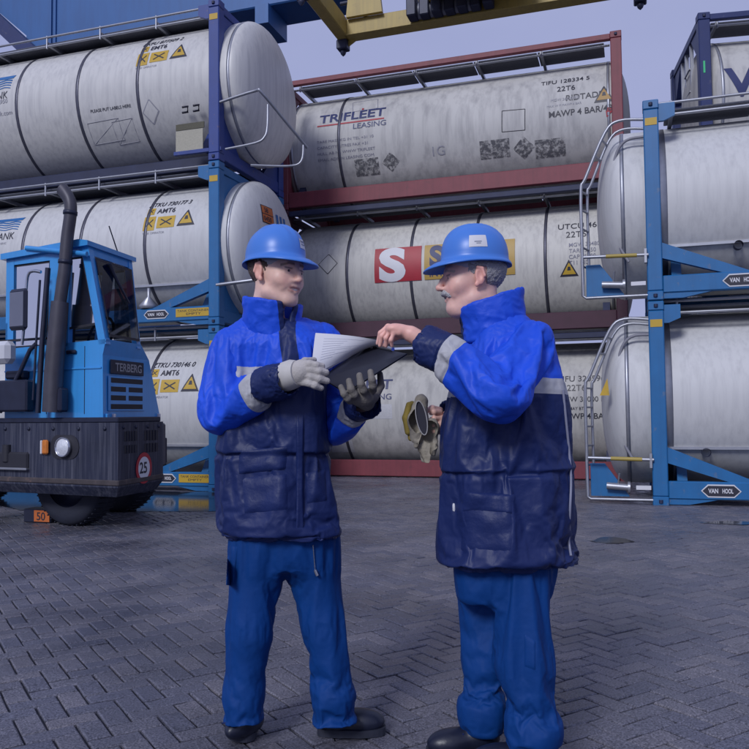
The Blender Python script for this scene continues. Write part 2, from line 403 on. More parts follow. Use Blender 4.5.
def ring_band(par, x, w=0.055, r=None, m=None):
    r = r or TR + .008
    return MB().revolve([(x - w / 2, r - .012), (x - w / 2, r), (x + w / 2, r), (x + w / 2, r - .012)], (0, CY, CZ), (1, 0, 0), 56).build('band', m or BANDM, par)
def triangle_label(par, x, s, w, m=None, name='warning_label'):
    h = w * .9
    o = strip([(s, x, x + w), (s + h, x + w / 2 - .005, x + w / 2 + .005)], TR + .004).build(name, BLK, par)
    strip([(s + .035 * w / .3, x + .14 * w, x + w - .14 * w), (s + h - .05 * w / .3, x + w / 2 - .005, x + w / 2 + .005)], TR + .007).build('field', m or YEL, o)
    strip([(s + .10 * w / .3, x + w * .40, x + w * .60), (s + .16 * w / .3, x + w * .44, x + w * .56)], TR + .010).build('symbol', BLK, o)
    return o
def square_label(par, x0, x1, s0, s1, m=None, name='label_plate', sym=True):
    o = strip([(s0, x0, x1), (s1, x0, x1)], TR + .004).build(name, m or YEL, par)
    if sym:
        w, h = x1 - x0, s1 - s0; b = MB()
        for sg in (-1, 1):
            q = [on_shell(x0 + w * a, s0 + h * c, TR + .008) for a, c in ((.18, .5 - sg * .22), (.22, .5 - sg * .30), (.82, .5 + sg * .22), (.78, .5 + sg * .30))]
            b.add(q, [(0, 1, 2, 3)])
        b.build('symbol', BLK, o)
    return o
def van_plate(par, x, z, y, w=0.52, h=0.15):
    def hexa(g, yy): return [(x + g, yy, z + h / 2), (x + h / 2 + g * .3, yy, z + g), (x + w - h / 2 - g * .3, yy, z + g), (x + w - g, yy, z + h / 2), (x + w - h / 2 - g * .3, yy, z + h - g), (x + h / 2 + g * .3, yy, z + h - g)]
    o = MB().prism(hexa(0, y), (0, -.006, 0)).build('maker_plate', WPR, par)
    MB().prism(hexa(.016, y - .0065), (0, -.003, 0)).build('field', BLK, o)
    flat_text(o, 'VAN', (x + h * .52, y - .011, z + h * .33), (1, 0, 0), (0, 0, 1), h * .36, WPR, .03, width=(w - h * 1.2) * .42)
    flat_text(o, 'HOOL', (x + w * .53, y - .011, z + h * .33), (1, 0, 0), (0, 0, 1), h * .36, WPR, .03, width=(w - h * 1.2) * .46)
    return o

def tank_container(label, loc, group, frame, shell, style, bands, over=(0.42, 0.42), walk=True, upper=None, L=LEN, rail=True):
    """origin: near-side lower left corner of the frame; x along, y away, z up"""
    t = empty('tank_container', loc, YA); tag(t, label, 'tank container', group)
    H = TH - .012
    # shell with dished ends
    a, b = -over[0], L + over[1]
    dd = 0.34
    prof = []
    for k in range(13):
        th = math.pi / 2 * k / 12; prof.append((a - dd * math.cos(th), TR * math.sin(th) ** 0.85 if k else 0.001))
    for k in range(11): prof.append((a + (b - a) * (k + .5) / 11, TR))
    for k in range(12, -1, -1):
        th = math.pi / 2 * k / 12; prof.append((b + dd * math.cos(th), TR * math.sin(th) ** 0.85 if k else 0.001))
    sh = MB().revolve(prof, (0, CY, CZ), (1, 0, 0), 64).build('tank_shell', shell, t)
    for x in (a + .02, b - .02): ring_band(t, x, .05, TR + .006, ALU).name = 'end_ring'
    for x in bands: ring_band(t, x)
    # lower edge of the outer cladding, a folded strip each side
    for sgn in ((-1, 1) if (style == 'swap' and rail) else ()):
        s = math.asin((0.72 - CZ) / TR); yy = CY + sgn * TR * math.cos(s)
        MB().box(.16, L - .16, min(yy, yy + sgn * .035), max(yy, yy + sgn * .035), .70, .735).build('cladding_edge', ALU, t)
    # frame
    pw = .185
    for i, x in enumerate((0, L - pw)):
        for j, y in enumerate((0, WID - pw)):
            fm = frame
            p = MB().box(x, x + pw, y, y + pw, .12, H - .12, .012).build('corner_post', fm, t)
            for z in (0, H - .118):
                c = MB().box(x - .004, x + pw + .004, y - .004, y + pw + .004, z, z + .118, .01).build('corner_casting', fm, p)
                MB().tube([(x + pw * .5, y - .0055 if j == 0 else y + pw + .0055, z + .04), (x + pw * .5, y - .0055 if j == 0 else y + pw + .0055, z + .078)], .026, 10).build('lock_hole', DARKST, c)
    swap = style == 'swap'
    z0, z1 = (.09, .31) if swap else (.03, .33)
    for y0, y1 in (((.02, .14), (WID - .14, WID - .02)) if rail else ((.62, .74), (WID - .74, WID - .62))):
        MB().box(pw, L - pw, y0, y1, z0, z1, .012).build('side_rail', frame if rail else DARKST, t)
        for (xa, xb) in ((pw - .01, 1.12), (L - pw + .01, L - 1.12)):
            if swap and rail:
                MB().prism([(xa, y0 + .012, .74), (xa, y0 + .012, .54), (xb - (.22 if xa < 1 else -.22), y0 + .012, z1 - .004), (xb + (.10 if xa < 1 else -.10), y0 + .012, z1 - .004)], (0, y1 - y0 - .024, 0)).build('brace', frame, t)
                s_ = 1 if xa < 1 else -1
                MB().prism([(xa, y0 + .02, .02), (xa + s_ * .25, y0 + .02, .02), (xa + s_ * .62, y0 + .02, z0 + .004), (xa, y0 + .02, z0 + .004)], (0, y1 - y0 - .04, 0)).build('gusset', frame, t)
    for x in (.02, L - .14):
        MB().box(x, x + .12, pw, WID - pw, .05, .25, .01).build('end_rail', frame, t)
        MB().box(x, x + .12, pw, WID - pw, H - .16, H - .03, .01).build('end_rail', frame, t)
        for sg in (0, 1):
            ya, yb = (pw - .01, .78) if sg == 0 else (WID - pw + .01, WID - .78)
            MB().prism([(x + .02, ya, H - .18), (x + .02, ya, H - .75), (x + .02, ya + (yb - ya) * .25, H - .62), (x + .02, yb, H - .15)], (.08, 0, 0)).build('corner_gusset', frame, t)
            MB().prism([(x + .02, ya, .24), (x + .02, ya, .85), (x + .02, ya + (yb - ya) * .25, .72), (x + .02, yb, .24)], (.08, 0, 0)).build('corner_gusset', frame, t)
    # saddles between shell and frame, and the dark belly
    for x in (.30, L - .42):
        MB().prism([(x, .16, .25), (x, WID - .16, .25), (x, WID - .42, .62), (x, CY, .24), (x, .42, .62)], (.12, 0, 0)).build('saddle', frame if swap else DARKST, t)
    if swap:
        for x in (.0, L - pw):
            s_ = 1 if x == 0 else -1; xx = pw if x == 0 else L - pw
            MB().prism([(xx - s_ * .005, .03, H - .05), (xx + s_ * .20, .03, H - .05), (xx + s_ * .20, .03, H - .22), (xx + s_ * .06, .03, H - .28), (xx - s_ * .005, .03, H - .28)], (0, .05, 0)).build('bracket', frame, t)
            MB().box(x + .02, x + pw - .02, -.005, .001, H - .33, H - .235).build('label_plate', YEL, t)
    else:
        for y0, y1 in ((.02, .12), (WID - .12, WID - .02)):
            MB().box(pw, L - pw, y0, y1, H - .125, H - .025, .01).build('top_rail', upper or frame, t)
    # walkway over the tank with its panels, bearers and tubes
    if walk:
        wz = H - .055; n = 5
        for k in range(n):
            xa = .28 + (L - .56) * k / n; xb = .28 + (L - .56) * (k + 1) / n - .02
            MB().box(xa, xb, .36, .92, wz, wz + .03, .006).build('walkway_panel', GRATE, t)
            MB().box(xa + .05, xa + .10, .27, CY, wz - .06, wz - .002).build('bearer', ALU, t)
            MB().cyl((xa + .075, .25, wz - .12), (xa + .075, .25, wz + .10), .018, 8).build('stanchion', ALU, t)
        MB().tube([(.2, .245, wz + .075), (L - .2, .245, wz + .075)], .020, 8).build('walkway_tube', ALU, t)
        MB().tube([(.2, .265, wz - .075), (L - .2, .265, wz - .075)], .022, 8).build('walkway_tube', ALU, t)
    return t

def end_guard(t, L, right, blue=BLUEF):
    """tubular step guard and handrails round an overhanging tank end"""
    def X(u): return L + u if right else -u
    def pl(pts): return smooth_path([(X(u), y, z) for u, y, z in pts], 4)
    g1 = MB()
    path = [(-.02, .06, 2.36), (.30, .06, 2.38), (.48, .06, 2.24), (.74, .06, 1.66), (.80, .06, 1.50), (.80, .06, .70), (.80, .06, .26)]
    path2 = [(-.02, .30, 2.32), (.26, .30, 2.34), (.44, .30, 2.20), (.68, .30, 1.64), (.73, .30, 1.50), (.73, .30, .70), (.73, .30, .26)]
    gd = g1.tube(pl(path), .021, 8).build('ladder_rail', ALU, t)
    MB().tube(pl(path2), .019, 8).build('ladder_rail', ALU, t)
    for z in (.5, .75, 1.0, 1.25, 1.5):
        MB().cyl((X(.80), .06, z), (X(.73), .30, z), .014, 6).build('rung', ALU, t)
    for u, z in ((.61, 1.95), (.52, 2.15)):
        MB().cyl((X(u), .06, z), (X(u - .06), .30, z), .014, 6).build('rung', ALU, t)
    MB().tube(pl([(-.02, .20, 2.18), (.22, .22, 2.16), (.36, .24, 1.95), (.42, .26, 1.4), (.38, .26, .9), (.22, .24, .55)]), .020, 8).build('hose', mat('dull_hose', (.22, .22, .26), .5, var=.2), t)
    br = MB().tube([(X(-.02), -.03, .58), (X(.78), -.03, .60)], .022, 8).build('hand_bar', ALU, t)
    MB().tube([(X(.12), -.03, .583), (X(.50), -.03, .593)], .026, 8).build('grip', mat('grip_yellow', (.36, .27, .06), .5), br)
    MB().box(min(X(.0), X(.03)), max(X(.0), X(.03)), -.05, .05, .48, .66).build('bracket_plate', ALU, t)
    bx = sorted((X(.28), X(.76)))
    MB().prism([(X(.28), .12, .10), (X(.76), .12, .10), (X(.76), .12, .52), (X(.58), .12, .52)], (0, .04, 0)).build('valve_guard', blue, t)
    MB().tube([(X(.80), .02, .55), (X(.80), .02, .10), (X(.76), .02, .07), (X(-.02), .02, .07)], .020, 8).build('guard_bar', ALU, t)
    vb = MB().tube([(X(.28), .05, .22), (X(.56), .05, .24)], .045, 12).build('outlet_valve', ALU, t)
    MB().revolve([(0, .075), (.03, .075)], (X(.30), .05, .222), (1, 0, 0), 16).build('flange', ALU, vb)
    MB().tube([(X(.42), .05, .25), (X(.40), .0, .40)], .012, 8).build('lever', ALU, vb)
    MB().box(min(X(.02), X(.20)), max(X(.02), X(.20)), .0, .05, .20, .25).build('step', WPR, t)

def round_guard(t, L):
    """the loop of bent tubes round the right hand end of an upper tank"""
    def pl(pts): return smooth_path([(L + u, y, z) for u, y, z in pts], 5)
    MB().tube(pl([(-.02, .04, .92), (.60, .04, 1.02), (.72, .06, .98), (.95, .5, .62), (1.12, .9, .34)]), .024, 8).build('guard_tube', ALU, t)
    MB().tube(pl([(.10, .04, .16), (.62, .04, .20), (.76, .06, .28), (.80, .08, .44), (.80, .10, .80)]), .021, 8).build('guard_tube', ALU, t)
    MB().tube(pl([(.30, .5, .02), (.85, .75, .02), (1.05, .82, .10), (1.08, .84, .40)]), .021, 8).build('guard_tube', ALU, t)

Z0 = GZ
gl = Pz(219, 493, Z0); gr = Pz(653.4, 506, Z0); gc = Pz(621, 30, 3 * TH + Z0 - .02); gb = Pz(698, 13, 3 * TH + Z0 - .02)
OL = Vector((gl.x, gl.y, Z0)) - AX * LEN
OR_ = Vector((gr.x, gr.y, Z0))
LC = 6.48
OC = Vector((gc.x, gc.y, Z0)) - AX * LC
OB = Vector((gb.x, gb.y, Z0))
def tier(o, k): return Vector((o.x, o.y, o.z + k * TH))

def band_x(o, pxs, py): return [shell_hit(o, px, py)[0] for px in pxs]

# left stack
def id_block(t, o, px, py, line1, line2, sc=0.78):
    """owner code, size code and the yellow marks beneath, at the pixel of the code's lower left"""
    x, s = shell_hit(o, px, py)
    shell_text(t, line1, x, s, .125 * sc, BLK, .012, .88, .2)
    shell_text(t, line2, x + .26 * sc, s - .20 * sc, .13 * sc, BLK, .014, .95, .05)
    square_label(t, x + .02, x + .20 * sc, s - .22 * sc, s - .04 * sc, YEL)
    square_label(t, x, x + .27 * sc, s - .60 * sc, s - .27 * sc, YEL)
    square_label(t, x + .32 * sc, x + .74 * sc, s - .56 * sc, s - .29 * sc, YEL)
    triangle_label(t, x + .80 * sc, s - .55 * sc, .42 * sc)
    shell_text(t, 'TANK OPERATOR', x, s - .68 * sc, .045 * sc, FAINT, .0)

CZ, TR = 1.44, 1.19
o = tier(OL, 2)
LT3 = tank_container('white tank with navy blue end post, topmost in the stack behind the truck', o, 'tank containers of the left stack', BLUED, WHITE, 'swap', band_x(o, (17, 79, 141), 115), over=(.42, .16), rail=False)
id_block(LT3, o, 143, 47, 'EXFU 877509 2', 'EMT6')
round_guard(LT3, LEN)
x, s = shell_hit(o, 4, 118)
def tank_logo(t, x, s):
    g = strip([(s, x - .78, x + .02), (s + .07, x - .74, x + .06)], TR + .005).build('logo', BLUP, t)
    for k in range(4):
        ss = s - .05 - k * .052; n = 12; b = MB(); vs = []
        for q in range(n + 1):
            xx = x - .78 + .80 * q / n; w = .014 * math.sin(q * 1.4)
            vs += [on_shell(xx, ss + w, TR + .005), on_shell(xx, ss + w + .030 - k * .004, TR + .005)]
        b.add(vs, [(2 * q, 2 * q + 2, 2 * q + 3, 2 * q + 1) for q in range(n)]).build('wave', BLUP, g)
    shell_text(t, 'ETANK', x - .52, s - .40, .135, BLK, .0, .82)
    shell_text(t, 'TANK CLEANING', x - .6, s - .49, .04, FAINT)
tank_logo(LT3, x + .1, shell_hit(o, 4, 80)[1])
for k, yy in enumerate((105, 117)):
    xx, ss = shell_hit(o, -6, yy); shell_text(LT3, ('61 950', 'tank.com')[k], xx, ss, .075, FAINT)
xx, ss = shell_hit(o, 91, 113); shell_text(LT3, 'PLEASE PUT LABELS HERE', xx, ss, .05, BLK, .006)
# worn outlines below the label line
for (a, b_) in ((95, 118), (120, 132)):
    x0, s0 = shell_hit(o, a, 145); x1, s1 = shell_hit(o, b_, 118)
    fr = MB()
    for (p0, p1) in (((x0, s0), (x1, s0 + .02)), ((x1, s0 + .02), (x1, s1)), ((x1, s1), (x0, s1 - .02)), ((x0, s1 - .02), (x0, s0)), ((x0, s0), (x1, s1))):
        fr.tube([on_shell(*p0, TR), on_shell((p0[0] + p1[0]) / 2, (p0[1] + p1[1]) / 2, TR), on_shell(*p1, TR)], .006, 4)
    fr.build('worn_outline', FAINT, LT3)
x, s = shell_hit(o, 151, 112)
dm = strip([(s - .2, x - .01, x + .01), (s, x - .16, x + .16), (s + .2, x - .01, x + .01)], TR + .003).build('hazard_diamond', FAINT, LT3)
strip([(s - .17, x - .01, x + .01), (s, x - .135, x + .135), (s + .17, x - .01, x + .01)], TR + .005).build('field', WHITE, dm)
# data plates on a carrier by the navy post
pu, pz = plane_hit(o, 176, 152, .05); pu1, pz1 = plane_hit(o, 203, 116, .05)
car = MB().box(pu - .03, LEN + .02, .03, .09, pz - .06, pz - .005).build('plate_carrier', BLUED, LT3)
MB().box(pu, pu1, .045, .06, pz, pz + .33).build('data_plate', mat('plate_dull', (.36, .34, .27), .5, var=.2, vscale=40), car)
pl2 = MB().box(pu, pu1 + .02, .045, .06, pz + .34, pz + .44).build('data_plate', mat('plate_black', (.06, .055, .03), .5, var=.5, vscale=60), car)
bx0, bz0 = plane_hit(o, 179, 112, .03)
for k in range(2):
    MB().tube([(bx0 + .06 + k * .2, .03, bz0 - .02), (bx0 + .16 + k * .2, .03, bz0 - .02), (bx0 + .16 + k * .2, .03, bz0 + .07), (bx0 + .06 + k * .2, .03, bz0 + .07)][:: 1 if k == 0 else -1], .018, 6).build('link_mark', BLK, LT3)

CZ, TR = 1.36, 1.165
o = tier(OL, 1)
LT2 = tank_container('white tank in blue frame with orange hazard plate on its rounded end', o, 'tank containers of the left stack', BLUEF, WHITE3, 'swap', band_x(o, (22, 80, 145), 255), over=(.42, .14))
id_block(LT2, o, 149, 208, 'ZTKU 730177 3', 'AMT6')
tank_logo(LT2, shell_hit(o, 16, 232)[0], shell_hit(o, 16, 221)[1])
u, z = plane_hit(o, 144, 315, .02); van_plate(LT2, u, .14, .0185, .46, .14)
u, z = plane_hit(o, 176, 312, .02); pa = MB().box(u, u + .62, .012, .0185, .15, .28).build('yellow_plate', YEL, LT2)
for k in range(2): flat_text(pa, 'TANK CONTAINER' if k == 0 else 'EMPTY', (u + .03 + .16 * k, .0105, .225 - .05 * k), (1, 0, 0), (0, 0, 1), .035, BLK, 0, width=.56 - .3 * k)
# drain funnel under the cladding
fu, fz = plane_hit(o, 148, 303, .10)
MB().revolve([(0, .13), (.05, .16), (.20, .025), (.34, .025)], (fu, .12, .32), (0, 0, 1), 16).build('drain_box', ALU, LT2)
MB().tube([(LEN - .05, .02, .62), (LEN + .62, .02, .66), (LEN + .72, .06, .66)], .03, 8).build('guard_tube', ALU, LT2)
# orange hazard plate and diamond on the dished end
def dish_pt(u, y, z, off):
    """a point on the right dished end at depth y and height z"""
    rr = min(math.hypot(y - CY, z - CZ) / TR, .999); th = math.asin(rr ** (1 / .85))
    return (u + .34 * math.cos(th) + off, y, z)
def dish_quad(t, u, y0, y1, z0, z1, m, off, name):
    n = 6; vs = []; 
    for i in range(n + 1):
        for j in range(n + 1): vs.append(dish_pt(u, y0 + (y1 - y0) * i / n, z0 + (z1 - z0) * j / n, off))
    fs = [(i * (n + 1) + j, (i + 1) * (n + 1) + j, (i + 1) * (n + 1) + j + 1, i * (n + 1) + j + 1) for i in range(n) for j in range(n)]
    return MB().add(vs, fs).build(name, m, t)
def dish_text(t, u, txt, y, z, h, m, off):
    v, f = text2d(txt, .015); return MB().add([dish_pt(u, y + p[0] * h, z + p[1] * h, off) for p in v], f).build('lettering', m, t)
U2 = LEN + .14
hp = dish_quad(LT2, U2, .66, 1.02, 1.72, 2.02, BLK, .006, 'hazard_plate')
dish_quad(hp, U2, .675, 1.005, 1.88, 2.005, ORG, .010, 'field'); dish_quad(hp, U2, .675, 1.005, 1.735, 1.865, ORG, .010, 'field')
dish_text(hp, U2, '58', .74, 1.90, .085, BLK, .014); dish_text(hp, U2, '0450', .70, 1.755, .085, BLK, .014)
dy, dz_ = .86, 1.38
dq = MB().add([dish_pt(U2, dy, dz_ - .24, .006), dish_pt(U2, dy + .24, dz_, .006), dish_pt(U2, dy, dz_ + .24, .006), dish_pt(U2, dy - .24, dz_, .006)], [(0, 1, 2, 3)]).build('hazard_diamond', mat('diamond_line', (.20, .24, .40), .5), LT2)
MB().add([dish_pt(U2, dy, dz_ - .22, .012), dish_pt(U2, dy + .22, dz_, .012), dish_pt(U2, dy, dz_ + .22, .012), dish_pt(U2, dy - .22, dz_, .012)], [(0, 1, 2, 3)]).build('field', WHITE3, dq)
lg = MB()
for k in range(3): lg.add([dish_pt(U2, 1.14 + .15 * k, 1.55, .008), dish_pt(U2, 1.25 + .15 * k, 1.55, .008), dish_pt(U2, 1.20 + .15 * k, 1.95, .008), dish_pt(U2, 1.12 + .15 * k, 1.95, .008)], [(0, 1, 2, 3)])
lg.build('logo', BLUP, LT2)

o = tier(OL, 0)
LT1 = tank_container('white tank in blue frame standing on the paving behind the truck front', o, 'tank containers of the left stack', BLUEF, WHITE3, 'swap', band_x(o, (22, 85, 147), 400), over=(.42, .14))
id_block(LT1, o, 152, 368, 'ZTKU 730146 0', 'AMT6')
u, z = plane_hit(o, 153, 484, .02); van_plate(LT1, u, .14, .0185, .42, .14)
u, z = plane_hit(o, 179, 484, .02); pa = MB().box(u, u + .55, .012, .0185, .15, .28).build('yellow_plate', YEL, LT1)
for k in range(2): flat_text(pa, 'TANK CONTAINER' if k == 0 else 'EMPTY', (u + .03 + .14 * k, .0105, .225 - .05 * k), (1, 0, 0), (0, 0, 1), .035, BLK, 0, width=.5 - .26 * k)

# right stack
for k, lab in ((1, 'clean white tank in blue frame, upper of the two with ladder rails'), (0, 'clean white tank in blue frame, lower of the two with ladder rails')):
    o = tier(OR_, k)
    t = tank_container(lab, o, 'tank containers of the right stack', BLUEF, WHITE3, 'swap', [], over=(.30, .42))
    end_guard(t, LEN, False)
    px, py = ((722, 272), (701, 491))[1 - k]
    u, z = plane_hit(o, px, py, .02); van_plate(t, u, .12, .0185, .46, .16)
    u, z = plane_hit(o, (707, 739)[k], (454, 237)[k], .1)
    MB().revolve([(0, .055), (.12, .055)], (u, .26, .665), (0, -1, 0), 14).build('drain_plug', DARKST, t)
    if k == 0:
        x, s = -.10, .0
        triangle = MB().prism([(-.62, .03, 1.40), (-.50, .03, 1.40), (-.52, .03, 1.62)], (0, .01, 0)).build('warning_label', YEL, t)
    ring_band(t, .16, .22, TR + .005, ALU).name = 'end_ring'
    for xs in (1.7, 3.2, 4.7): ring_band(t, xs, .018, TR + .003, WHITE3).name = 'shell_seam'

# centre stack, a row further back
CZ, TR = 1.29, 1.18
o = tier(OC, 2)
CT3 = tank_container('stained white tank in red frame with navy company lettering, topmost of the centre stack', o, 'tank containers of the centre stack', REDF, WHITE2, 'iso', band_x(o, (339,), 150) + [], over=(-.22, -.22), L=LC)
x, s = shell_hit(o, 319, 124)
shell_text(CT3, 'TRIFLEET', x, s, .20, NAVP, .022, 1.22)
x1, _ = shell_hit(o, 384, 120)
strip([(s - .075, x - .03, x1), (s - .045, x - .03, x1)], TR + .005).build('red_underline', REDP, CT3)
strip([(s + .215, x + .86, x + .90), (s + .255, x + .86, x + .90)], TR + .007).build('red_dot', REDP, CT3)
shell_text(CT3, 'LEASING', x + .72, s - .21, .11, NAVP, .008, 1.15)
for k, tx in enumerate(('TARE MASS KG IN TEL +31 10', 'CAPACITY LITRES FAX +31', 'HULL AB NL WWW TRIFLEET', 'EMAIL ADMIN LEASING COM')):
    tag(shell_text(CT3, tx, x - .02, s - .42 - k * .115, .05, mat('print_dim', (.20, .20, .26), .6), .0, 1.25, name='small_print'), kind='stuff')
# grimy squares and outlines
def outline(t, o, pts, m=FAINT, r=.008):
    q = [shell_hit(o, *p) for p in pts]; b = MB()
    for i in range(len(q)):
        a, c = q[i], q[(i + 1) % len(q)]
        b.tube([on_shell(a[0] + (c[0] - a[0]) * k / 5, a[1] + (c[1] - a[1]) * k / 5, TR) for k in range(6)], r, 4)
    return b.build('outline', m, t)
def patch(t, o, pts, m=GRIME, name='grime_patch'):
    q = [shell_hit(o, *p) for p in pts]
    s0 = min(p[1] for p in q); s1 = max(p[1] for p in q); x0 = min(p[0] for p in q); x1 = max(p[0] for p in q)
    return strip([(s0, x0, x1), (s1, x0, x1)], TR + .003).build(name, m, t)
outline(CT3, o, [(502, 111), (525, 109), (525, 130), (502, 132)], BLK, .007)
outline(CT3, o, [(353, 103), (378, 99), (378, 108), (353, 112)])
def grime_mat():
    m = bpy.data.materials.new('grime_remains'); m.use_nodes = True; t = m.node_tree; N = t.nodes; b = N['Principled BSDF']
    tcn = N.new('ShaderNodeTexCoord'); n = N.new('ShaderNodeTexNoise'); n.inputs['Scale'].default_value = 14; n.inputs['Detail'].default_value = 8; n.inputs['Roughness'].default_value = .75
    t.links.new(tcn.outputs['Object'], n.inputs['Vector']); r = N.new('ShaderNodeValToRGB')
    r.color_ramp.elements[0].position = .42; r.color_ramp.elements[0].color = (0, 0, 0, 1); r.color_ramp.elements[1].position = .56; r.color_ramp.elements[1].color = (.8, .8, .8, 1)
    t.links.new(n.outputs['Fac'], r.inputs['Fac']); t.links.new(r.outputs['Color'], b.inputs['Alpha'])
    b.inputs['Base Color'].default_value = (.10, .10, .115, 1); b.inputs['Roughness'].default_value = .8; return m
GRM = grime_mat()
patch(CT3, o, [(481, 160), (509, 138)], GRM); patch(CT3, o, [(536, 159), (565, 137)], GRM)
xx, ss = shell_hit(o, 524, 148); strip([(ss - .2, xx - .01, xx + .01), (ss, xx - .2, xx + .2), (ss + .2, xx - .01, xx + .01)], TR + .003).build('grime_patch', GRM, CT3)
patch(CT3, o, [(357, 177), (378, 157)], GRM)
xx, ss = shell_hit(o, 391, 162); strip([(ss - .18, xx - .01, xx + .01), (ss, xx - .18, xx + .18), (ss + .18, xx - .01, xx + .01)], TR + .003).build('grime_patch', GRM, CT3)
xx, ss = shell_hit(o, 433, 156); shell_text(CT3, '1G', xx, ss, .17, FAINT, 0)
for tx, px, py, h, bo in (('TIFU 128334 5', 541, 86, .10, .006), ('22T6', 557, 92, .11, .008), ('MGW 36000 KG', 551, 102, .05, .0), ('RIDTADR', 566, 101, .11, .01), ('MAX W P MAWP 4 BAR', 547, 108, .04, 0), ('MAWP 4 BAR/4BN', 549, 118, .11, .012)):
    xx, ss = shell_hit(o, px, py); shell_text(CT3, tx, xx, ss, h, BLK if h > .06 else FAINT, bo)
xx, ss = shell_hit(o, 594, 103); triangle_label(CT3, xx, ss, .34, mat('label_orange_dull', (.36, .20, .04), .5))
xx, ss = shell_hit(o, 607, 111); strip([(ss - .10, xx - .01, xx + .01), (ss, xx - .02, xx + .10), (ss + .10, xx - .01, xx + .01)], TR + .005).build('red_mark', REDP, CT3)

o = tier(OC, 1)
CT2 = tank_container('cream tank with a red square logo, middle tier of the centre stack', o, 'tank containers of the centre stack', MAROON, CREAM, 'iso', band_x(o, (347, 411, 476, 546), 280), over=(-.22, -.22), upper=DARKST, L=LC)
xa, sa = shell_hit(o, 375, 283); xb, sb = shell_hit(o, 422, 246)
lg = strip([(sa, xa, xb), (sb, xa, xb)], TR + .012).build('logo', REDP, CT2)
shell_text(lg, 'S', xa + .10 * (xb - xa), sa + .0, (sb - sa), WPR, .05, 1.30, r=TR + .016)
xc, sc_ = shell_hit(o, 425, 283); xd, se = shell_hit(o, 515, 240)
lg = strip([(sa, xc, xd), (sb, xc, xd)], TR + .012).build('logo', mat('logo_yellow', (.42, .27, .06), .5), CT2)
shell_text(lg, 'S', xc + .10, sa + .22, .42, NAVP, .05, .95, r=TR + .016); shell_text(lg, 'INTERTANK', xc + .1, sa + .05, .12, NAVP, .01, r=TR + .016)
for tx, px, py, h in (('UTCU 46', 558, 230, .12), ('22T6', 566, 238, .12), ('MGW 30480', 569, 247, .07), ('TARE 3650', 569, 253, .07), ('CAP 25000', 569, 259, .07), ('T11 RID', 569, 265, .07)):
    xx, ss = shell_hit(o, px, py); shell_text(CT2, tx, xx, ss, h, BLK if h > .1 else mat('print_dim', (.2, .2, .26)), .004)
xx, ss = shell_hit(o, 560, 277); triangle_label(CT2, xx, ss, .32)
xx, ss = shell_hit(o, 328, 264); dm = strip([(ss - .2, xx - .01, xx + .01), (ss, xx - .2, xx + .2), (ss + .2, xx - .01, xx + .01)], TR + .003).build('hazard_diamond', BLK, CT2)
strip([(ss - .18, xx - .01, xx + .01), (ss, xx - .185, xx + .185), (ss + .18, xx - .01, xx + .01)], TR + .006).build('field', CREAM, dm)

o = tier(OC, 0)
CT1 = tank_container('grimy white tank with red base rail standing on the paving in the centre stack', o, 'tank containers of the centre stack', REDF, WHITE2, 'iso', [1.3, 4.9], over=(-.22, -.22), upper=DARKST, L=LC)
v_, _f = text2d('TRIFLEET', .022)
xx, ss = shell_hit(o, 392, 389); shell_text(CT1, 'TRIFLEET', xx - v_[:, 0].max() * .2 * 1.22, ss, .20, NAVP, .022, 1.22)
v_, _f = text2d('LEASING', .008); shell_text(CT1, 'LEASING', xx - v_[:, 0].max() * .11 * 1.15, ss - .2, .11, NAVP, .008, 1.15)
for tx, px, py, h in (('TIFU 320596', 557, 382, .11), ('22T6', 567, 391, .11), ('MGW 36000 RD', 559, 402, .09), ('T 1 MAY BT', 562, 410, .05), ('MAWP 4 BAR', 560, 419, .10)):
    xx, ss = shell_hit(o, px, py); shell_text(CT1, tx, xx, ss, h, BLK, .006)
for pts in ([(330, 419), (352, 404)], [(358, 419), (392, 404)], [(332, 452), (352, 440)]): patch(CT1, o, pts, mat('label_pale', (.50, .50, .53), .5, var=.15, vscale=30), 'paper_label')

# stack right of the centre one: only its topmost container stands clear
YA = R(-10.0); AX = Vector((math.cos(YA), math.sin(YA), 0)); PX = Vector((-math.sin(YA), math.cos(YA), 0))
for k, lab in ((2, 'white tank in dark navy frame, topmost behind the right stack'), (1, 'navy framed white tank half hidden behind the right stack, middle tier'), (0, 'navy framed white tank half hidden behind the right stack, lowest tier')):
    o = tier(OB, k)
    t = tank_container(lab, o, 'tank containers behind the right stack', NAVYF, WHITE2 if k == 2 else WHITE, 'iso', [], over=(-.35, -.35))
    for y in (.85, 1.25, 1.6):
        MB().box(.04, .10, y, y + .06, .2, TH - .16).build('end_bar', ALU, t)
    for z in (.8, 1.2, 1.6, 2.0): MB().cyl((.03, .86, z), (.03, 1.28, z), .016, 6).build('rung', ALU, t)
    if k == 2:
        xx, ss = shell_hit(o, 725, 98); shell_text(t, 'VOT', xx, ss, .52, NAVP, .03, 1.1)
        gt = plane_hit(o, 702, 67, 0); MB().box(gt[0] + .02, gt[0] + .05, -.006, .0, gt[1] - .1, gt[1] + .1).build('green_tag', mat('tag_green', (.05, .5, .2), .5), t)

YA = R(-18.0); AX = Vector((math.cos(YA), math.sin(YA), 0)); PX = Vector((-math.sin(YA), math.cos(YA), 0))
